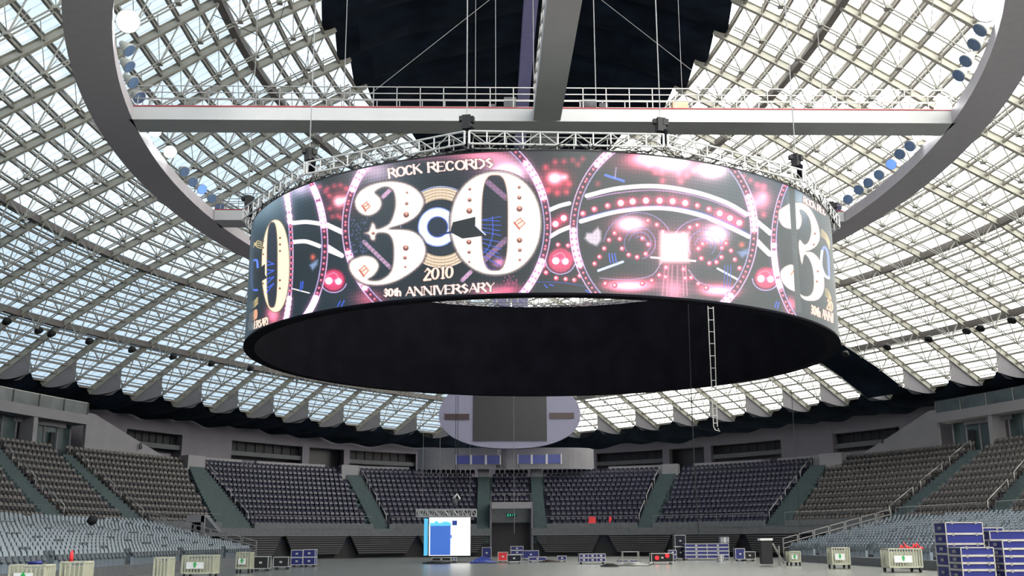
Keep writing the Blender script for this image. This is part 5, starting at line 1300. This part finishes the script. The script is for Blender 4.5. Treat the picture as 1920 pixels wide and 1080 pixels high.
# ------------------------------------------------------------------ flight cases
def case(x0, x1, py_top, py_bot, y, dep, lab, lay=1, col='blue', edge='alu', ground=True, group=None, wheels=True, rz=0, nm='flight_case', cat='case', cols=1):
    A, B2 = onY(x0, py_bot, y), onY(x1, py_top, y); zb, zt = (0.0 if ground else A.z), B2.z
    cx_, cy_, w_, h_ = (A.x + B2.x) / 2, y + dep / 2, B2.x - A.x, 0
    r = empty(nm, (cx_, cy_, zb), rz); wh = .12 if wheels else 0.0
    hold = [None]
    def P(mb, nm_, mt):
        lc = (cx_, cy_, zb); o = mb.build(nm_, mt, None, False, loc=lc); o.location = (0, 0, 0); o.parent = r
        if nm_ == 'body': hold[0] = o
        elif nm_ == 'latch': o.parent = hold[0]
    H = zt - zb - wh
    for k in range(lay):
        m = MB(); z0, z1 = zb + wh + H * k / lay, zb + wh + H * (k + 1) / lay; m.box((cx_, cy_, (z0 + z1) / 2), (w_ - .03, dep - .03, z1 - z0 - .02)); P(m, 'body', col)
        e = MB(); t = .035
        for z in (z0 + t / 2, z1 - t / 2):
            for yy in (y, y + dep): e.box((cx_, yy, z), (w_ + .01, t, t))
            for xx in (A.x, B2.x): e.box((xx, cy_, z), (t, dep, t))
        for xx in [A.x, B2.x] + [A.x + w_ * j / cols for j in range(1, cols)]:
            for yy in (y, y + dep): e.box((xx, yy, (z0 + z1) / 2), (t, t, z1 - z0))
        P(e, 'edging', edge)
        for j in range(cols):
            c = MB(); u = A.x + w_ * (j + .5) / cols; c.box((u, y - .02, (z0 + z1) / 2), (.14, .03, .1)); P(c, 'latch', edge)
    if wheels:
        for sx in (-1, 1):
            for sy in (-1, 1):
                c = MB(); c.tube([(cx_ + sx * (w_ / 2 - .12) - .03, cy_ + sy * (dep / 2 - .12), zb + wh / 2), (cx_ + sx * (w_ / 2 - .12) + .03, cy_ + sy * (dep / 2 - .12), zb + wh / 2)], wh / 2, 10); P(c, 'wheel', 'dblack')
    tag(r, lab, cat, group); return r
# big stacks at the lower right corner, one object per case
def stack(x0, x1, ys_, y, dep, labs, col='blue', lab0=''):
    """ys_: pixel rows from the top down; the lowest reaches the floor"""
    zs_ = [onY(x0, v, y).z for v in ys_]
    A, B2 = onY(x0, ys_[0], y), onY(x1, ys_[0], y)
    h = zs_[0] - zs_[1]
    z = zs_[-1]
    while z - h > .12: zs_.append(z - h); z -= h
    zs_[-1] = .12 if zs_[-1] < .3 else zs_[-1]
    if zs_[-1] > .12: zs_.append(.12)
    n = len(zs_) - 1
    for k in range(n):
        z0, z1 = zs_[k + 1], zs_[k]; cx_, cy_ = (A.x + B2.x) / 2, y + dep / 2; w_ = B2.x - A.x
        r = empty('flight_case', (cx_, cy_, z0))
        hold = [None]
        def P(mb, nm_, mt):
            o = mb.build(nm_, mt, None, False, loc=(cx_, cy_, z0)); o.location = (0, 0, 0); o.parent = hold[0] if nm_ in ('latch', 'handle') else r
            if nm_ == 'body': hold[0] = o
        m = MB(); m.box((cx_, cy_, (z0 + z1) / 2), (w_ - .03, dep - .03, z1 - z0 - .012)); P(m, 'body', col)
        e = MB(); t = .03
        for zz in (z0 + t / 2 + .003, z1 - t / 2 - .003):
            for yy in (y, y + dep): e.box((cx_, yy, zz), (w_, t, t))
            for xx in (A.x, B2.x): e.box((xx, cy_, zz), (t, dep, t))
        for xx in (A.x, B2.x):
            for yy in (y, y + dep): e.box((xx, yy, (z0 + z1) / 2), (t, t, z1 - z0 - .01))
        P(e, 'edging', 'caseedge')
        for u in (.18, .82):
            c = MB(); c.tube([(A.x + w_ * u, y - .025, z1 - .02), (A.x + w_ * u, y - .005, z1 - .02)], .055, 8); P(c, 'latch', 'rail')
        c = MB(); c.box((A.x - .02, cy_, (z0 + z1) / 2), (.03, .22, .1)); P(c, 'handle', 'rail')
        if z0 < .2:
            for sx in (-1, 1):
                for sy in (-1, 1):
                    c = MB(); c.tube([(cx_ + sx * (w_ / 2 - .15) - .03, cy_ + sy * (dep / 2 - .15), .06), (cx_ + sx * (w_ / 2 - .15) + .03, cy_ + sy * (dep / 2 - .15), .06)], .06, 10); P(c, 'wheel', 'dblack')
        pos = 'topmost' if k == 0 else ('lowest, on wheels' if k == n - 1 else '%s from top' % ['', 'second', 'third', 'fourth', 'fifth', 'sixth', 'seventh', 'eighth', 'ninth'][k])
        tag(r, 'blue case, %s in the %s' % (pos, lab0), 'case')
M['caseedge'] = mat('case_edging', (.50, .47, .42), .4, .3)
M['blue'] = mat('blue_case_panel', (.010, .016, .15), .4, var=.1)
stack(1772, 1841, (979, 1001, 1020, 1039), -10.0, 1.0, 0, lab0='tall left stack at the lower right corner')
stack(1818, 1880, (989, 1004, 1021), -8.6, .9, 0, lab0='stack right behind the tall left stack')
stack(1855, 1935, (995, 1013), -9.6, .9, 0, lab0='rear stack at the right edge of the photo')
stack(1801, 1862, (1026, 1042, 1056, 1069), -11.8, 1.0, 0, lab0='low front stack in the lower right corner')
stack(1879, 1950, (1013, 1029, 1043, 1057, 1070), -11.6, 1.0, 0, lab0='front stack at the right edge of the photo')
# cases, carts and gear on the floor: (x0, x1, top, bottom, y, depth, label ...)
case(1286, 1366, 1019, 1050, 32, 1.2, 'long low bank of blue flight cases, four rows high, right of the centre', 4, cols=2, nm='case_bank')
case(1352, 1366, 1007, 1018, 32.1, .6, 'small blue striped case on top of the long blue case bank', 3, ground=False, wheels=False)
case(1267, 1285, 1003, 1050, 33, .8, 'tall dark case left of the long blue case bank', 2, 'tread')
case(1380, 1396, 1028, 1053, 28, .6, 'blue upright panel case left of the black speaker case', 1)
case(1396, 1416, 1034, 1053, 28, .7, 'black case with pale edges right of the blue upright case', 1, 'dblack')
case(1348, 1357, 1041, 1055, 25, .4, 'slim blue and white canister case before the long blue bank', 3, wheels=False)
case(1255, 1268, 1031, 1050, 30, .5, 'small blue case left of the tall dark case', 2)
case(545, 568, 1031, 1063, 18, .8, 'large blue flight case with latches on the left floor side', 2, cols=1)
case(568, 591, 1030, 1061, 18.2, .8, 'blue flight case with pale stickers, right one of the left pair', 2)
case(512, 541, 1044, 1068, 13, .8, 'wide black case left of the blue pair', 1, 'dblack')
case(474, 503, 1043, 1071, 9.5, .8, 'black case with silver corners by the grey seats', 1, 'dblack')
case(904, 921, 1026, 1049, 37, .9, 'blue case standing left of the red case', 1)
case(934, 952, 1035, 1057, 27, .8, 'upright red case near the centre gate', 1, 'redp')
case(951, 977, 1040, 1060, 24, .8, 'dark case with silver edges right of the red case', 1, 'tread')
case(958, 981, 1024, 1048, 36, .9, 'stacked dark blue cases behind the red case', 3)
case(981, 1010, 1032, 1049, 36, .9, 'blue case with a white marking right of the stacked dark cases', 1)
case(992, 1024, 1044, 1055, 27, .8, 'low pale blue case in front of the marked blue case', 1, 'blue')
case(1046, 1062, 1042, 1055, 28, .6, 'small blue case with pale trim right of the centre', 1)
case(1087, 1135, 1038, 1058, 22, 1.0, 'long blue case of two rows with silver edges right of the gate', 2, cols=3)
case(810, 845, 1045, 1056, 27.5, .8, 'low black case under the small video cube', 1, 'dblack')
case(847, 856, 1045, 1056, 27.8, .6, 'small dark blue case under the small video cube', 1)
case(1160, 1198, 1050, 1056, 27, .8, 'flat blue case lying on the floor left of the red machine', 1, wheels=False)
case(1222, 1262, 1037, 1059, 20, .8, 'black machine with red and white lamps on the floor', 1, 'dblack')
case(1217, 1224, 1055, 1062, 17, .4, 'tiny blue box at the left foot of the black machine', 1)
for x0, y0, lab in ((1232, 1046, 'left'), (1251, 1042, 'right')):
    p = onY(x0, y0, 19.9); m_ = MB(); m_.tube([p + Vector((-.0, -.05, 0)), p + Vector((0, .08, 0))], .12, 10); tag(m_.build('warning_lamp', 'redled'), 'red lamp on the front of the black machine, %s one' % lab, 'lamp')
# black speaker case on a lift tower
lt = empty('lift_tower', onZ(1440, 1061)); y = 15.0; A, B2 = onY(1427, 1055, y), onY(1445, 1013, y)
lt.location = ((A.x + B2.x) / 2, y, 0); m_ = MB(); m_.box(((A.x + B2.x) / 2, y, (B2.z) / 2 + .05), (B2.x - A.x, .5, B2.z - .1)); part(m_, 'body', 'dblack', lt)
m_ = MB(); m_.box(((A.x + B2.x) / 2, y, B2.z + .05), (B2.x - A.x + .1, .6, .12)); part(m_, 'top_plate', 'white', lt)
m_ = MB(); m_.tube([(B2.x + .1, y, B2.z - .2), (B2.x + .75, y + .2, .1)], .06, 6); part(m_, 'leg', 'rail', lt)
m_ = MB(); m_.tube([(B2.x + .45, y, 1.1), (B2.x + .45, y + .1, 0.02)], .05, 6); part(m_, 'leg', 'rail', lt)
tag(lt, 'tall black lift tower with a white top beside the right stand railing', 'lift')
# wheeled cage carts with posters
def cart(x0, x1, py_top, py_bot, y, lab, dep=.8, poster=True, up=False):
    A, B2 = onY(x0, py_bot, y), onY(x1, py_top, y); z0 = .22; cx_ = (A.x + B2.x) / 2; w_ = B2.x - A.x; zt = B2.z
    r = empty('cage_cart', (cx_, y + dep / 2, 0))
    hold = [None]
    def P(mb, nm_, mt): o = mb.build(nm_, mt, None, False, loc=r.location); o.location = (0, 0, 0); o.parent = hold[0] if nm_ == 'green_mark' else r; hold[0] = o if nm_ == 'notice_board' else hold[0]
    m = MB(); t = .05
    for xx in (A.x, B2.x):
        for yy in (y, y + dep): m.box((xx, yy, (z0 + zt) / 2), (t, t, zt - z0))
    for zz in (z0, zt):
        for yy in (y, y + dep): m.box((cx_, yy, zz), (w_, t, t))
        for xx in (A.x, B2.x): m.box((xx, y + dep / 2, zz), (t, dep, t))
    P(m, 'frame', 'cartp')
    m = MB(); n = max(4, int(w_ / .12))
    for i in range(1, n):
        for yy in (y, y + dep): m.box((A.x + w_ * i / n, yy, (z0 + zt) / 2), (.035, .03, zt - z0))
    for i in range(1, 6):
        for xx in (A.x, B2.x): m.box((xx, y + dep * i / 6, (z0 + zt) / 2), (.03, .035, zt - z0))
    P(m, 'bars', 'cartp')
    m = MB(); m.box((cx_, y + dep / 2, z0 + .02), (w_, dep, .05)); P(m, 'base_tray', 'cartp')
    m = MB(); m.box((cx_, y + dep * .55, (z0 + zt) / 2 - .05), (w_ * .86, dep * .6, (zt - z0) * .82)); P(m, 'folded_load', 'cartp')
    if poster:
        m = MB(); m.box((A.x + w_ * .42, y - .04, z0 + (zt - z0) * .45), (w_ * .55, .02, (zt - z0) * .38)); P(m, 'notice_board', 'white')
        g_ = MB(); c = (A.x + w_ * .42, z0 + (zt - z0) * .5); g_.tube([(c[0], y - .065, c[1] - .07), (c[0], y - .052, c[1] - .07), ], .05, 8); g_.add([(c[0] - .09, y - .058, c[1] - .02), (c[0] + .09, y - .058, c[1] - .02), (c[0], y - .058, c[1] + .14)], [(0, 1, 2)]); P(g_, 'green_mark', 'green')
    for sx in (-1, 1):
        for sy in (0, 1):
            c = MB(); c.tube([(cx_ + sx * w_ * .42 - .03, y + sy * dep, .11), (cx_ + sx * w_ * .42 + .03, y + sy * dep, .11)], .11, 10); P(c, 'wheel', 'dblack')
    tag(r, lab, 'cart')
cart(1669, 1727, 1029, 1069, 1.5, 'wide pale cage cart with a notice and a red cloth on top, right side', 1.0)
cart(1562, 1592, 1027, 1063, 8.0, 'narrow pale cage cart with a green-marked notice by the right stand')
cart(1482, 1500, 1034, 1060, 14.5, 'small pale green cart farthest along the right stand')
cart(14, 84, 1060, 1110, -14.0, 'wide pale cage cart at the lower left corner')
cart(110, 158, 1054, 1108, -13.0, 'upright pale cage cart second from the lower left corner', poster=False)
cart(287, 316, 1046, 1090, -7.0, 'narrow pale cart left of the wide cart with the notice', poster=False)
cart(340, 401, 1042, 1080, -1.5, 'wide pale cart with a notice on the left floor side', 1.0)
cart(442, 470, 1036, 1072, 6.0, 'narrow pale cart with a notice beside the black case')
p = onY(1708, 1030, 1.9); m_ = MB()
for i in range(7): m_.tube([p + Vector((-.5 + i * .15, .1 * (i % 2), .02)), p + Vector((-.42 + i * .15, .1, .16 + .12 * math.sin(i * 1.7))), p + Vector((-.3 + i * .15, .05, .03))], [.03, .06, .04], 7)
tag(m_.build('red_cloth', 'redp', None, True), 'crumpled red cloth lying on top of the wide right cage cart', 'cloth')
p = onY(133, 1054, -12.8); m_ = MB(); m_.tube([p, p + Vector((0, 0, .25)), p + Vector((.02, 0, .36))], [.07, .06, .02], 8); tag(m_.build('red_bottle', 'redp', None, True), 'small red bottle on top of the upright left cart', 'bottle')
p = onY(62, 1059, -13.8); m_ = MB(); m_.tube([p + Vector((-.15, 0, .05)), p + Vector((.25, .05, .06))], [.05, .06], 8); tag(m_.build('blue_bottle', 'blue', None, True), 'blue bottle lying on the lower left corner cart', 'bottle')
# red seats covers in the upper tier
for x0, x1, lab in ((1103, 1117, 'square red cloth over a seat in the front row right of the gate'), (1141, 1147, 'narrow red cloth over a seat, right of the square one')):
    a, b_ = onY(x0, 981, 54.5), onY(x1, 969, 54.5); m_ = MB(); m_.prism([(a.x, a.z), (b_.x, a.z), (b_.x - .02, b_.z), (a.x + .1, b_.z + .02)], lambda u, v, s: (u, 54.5 + s * .3, v)); tag(m_.build('red_cloth', 'redp'), lab, 'cloth')
# loose floor clutter
def lump(x, py, y_, w, h, mt, lab, nm='cable_coil', cat='cable'):
    p = onY(x, py, y_); p.z = .03; m_ = MB(); P = [p + Vector((w * math.cos(t) * (1 - .3 * k), .5 * w * math.sin(t) * (1 - .3 * k), .03 + .05 * k)) for k in range(3) for t in [i * .6 for i in range(11)]]
    m_.tube(P, h, 5); tag(m_.build(nm, mt, None, True), lab, cat)
lump(1190, 1062, 16, .9, .04, 'rail', 'coil of cable on the floor left of the black machine')
lump(905, 1058, 26, .9, .05, 'bluew', 'blue cable heap on the floor left of the red case')
lump(1030, 1055, 27, .7, .03, 'maroon', 'reddish cable heap right of the low pale blue case')
lump(1143, 1064, 14, .5, .04, 'dblack', 'small black coil on the open floor right of the gate')
lump(818, 1059, 24, .9, .04, 'dblack', 'black cable coil at the foot of the small video cube')
a, b_ = onY(882, 1056, 27), onY(925, 1049, 28); m_ = MB(); m_.prism([(a.x, .02), (b_.x, .02), (b_.x - .2, .28), ((a.x + b_.x) / 2, .42), (a.x + .2, .2)], lambda u, v, s: (u, 26.6 + s * 1.2, v)); tag(m_.build('tarpaulin', 'bluew'), 'blue tarpaulin heap with white sheets on the floor left of the red case', 'tarpaulin')
a, b_ = onY(1168, 1048, 25), onY(1198, 1047, 25); m_ = MB()
for x in (a.x, b_.x): m_.bar((x, 25, .02), (x, 25, .7), .05); m_.bar((x, 25.6, .02), (x, 25.6, .7), .05)
m_.bar((a.x, 25.3, .7), (b_.x, 25.3, .7), .7, .05); tag(m_.build('trestle', 'rail'), 'pale metal trestle standing left of the black machine', 'trestle')
# white doorway box and tunnel on the left, dark bag on seats
q = onY(366, 985, 29.6); tn = empty('tunnel_entrance', (q.x, 30.0, 1.7)); a, b_ = onY(349, 1001, 30.4), onY(385, 967, 30.4)
m_ = MB(); m_.box(((a.x + b_.x) / 2, 31, b_.z - .2), (b_.x - a.x, 1.6, .5)); part(m_, 'lintel', 'walll', tn)
m_ = MB(); m_.box((b_.x - .12, 31, (a.z + b_.z) / 2), (.25, 1.6, b_.z - a.z)); part(m_, 'jamb', 'walll', tn)
m_ = MB(); m_.box(((a.x + b_.x) / 2 - .1, 31.6, (a.z + b_.z) / 2 - .1), (b_.x - a.x - .3, .1, b_.z - a.z - .4)); part(m_, 'dark_opening', 'dblack', tn)
a2, c2 = onY(386, 968, 30.6), onY(411, 998, 30.6); m_ = MB(); m_.prism([(a2.x, a2.z), (c2.x, c2.z), (a2.x, c2.z)], lambda u, v, s: (u, 30.5 + s * 1.2, v)); part(m_, 'sloped_cheek', 'conc', tn)
tag(tn, 'white framed tunnel doorway behind the left lower stand', 'doorway')
p = onY(174, 978, 14); m_ = MB(); m_.tube([p + Vector((-.2, 0, -.1)), p + Vector((0, 0, .12)), p + Vector((.25, 0, .2))], [.2, .3, .08], 9); tag(m_.build('dark_bag', 'dblack', None, True), 'black bag lying on a grey seat of the left lower stand', 'bag')
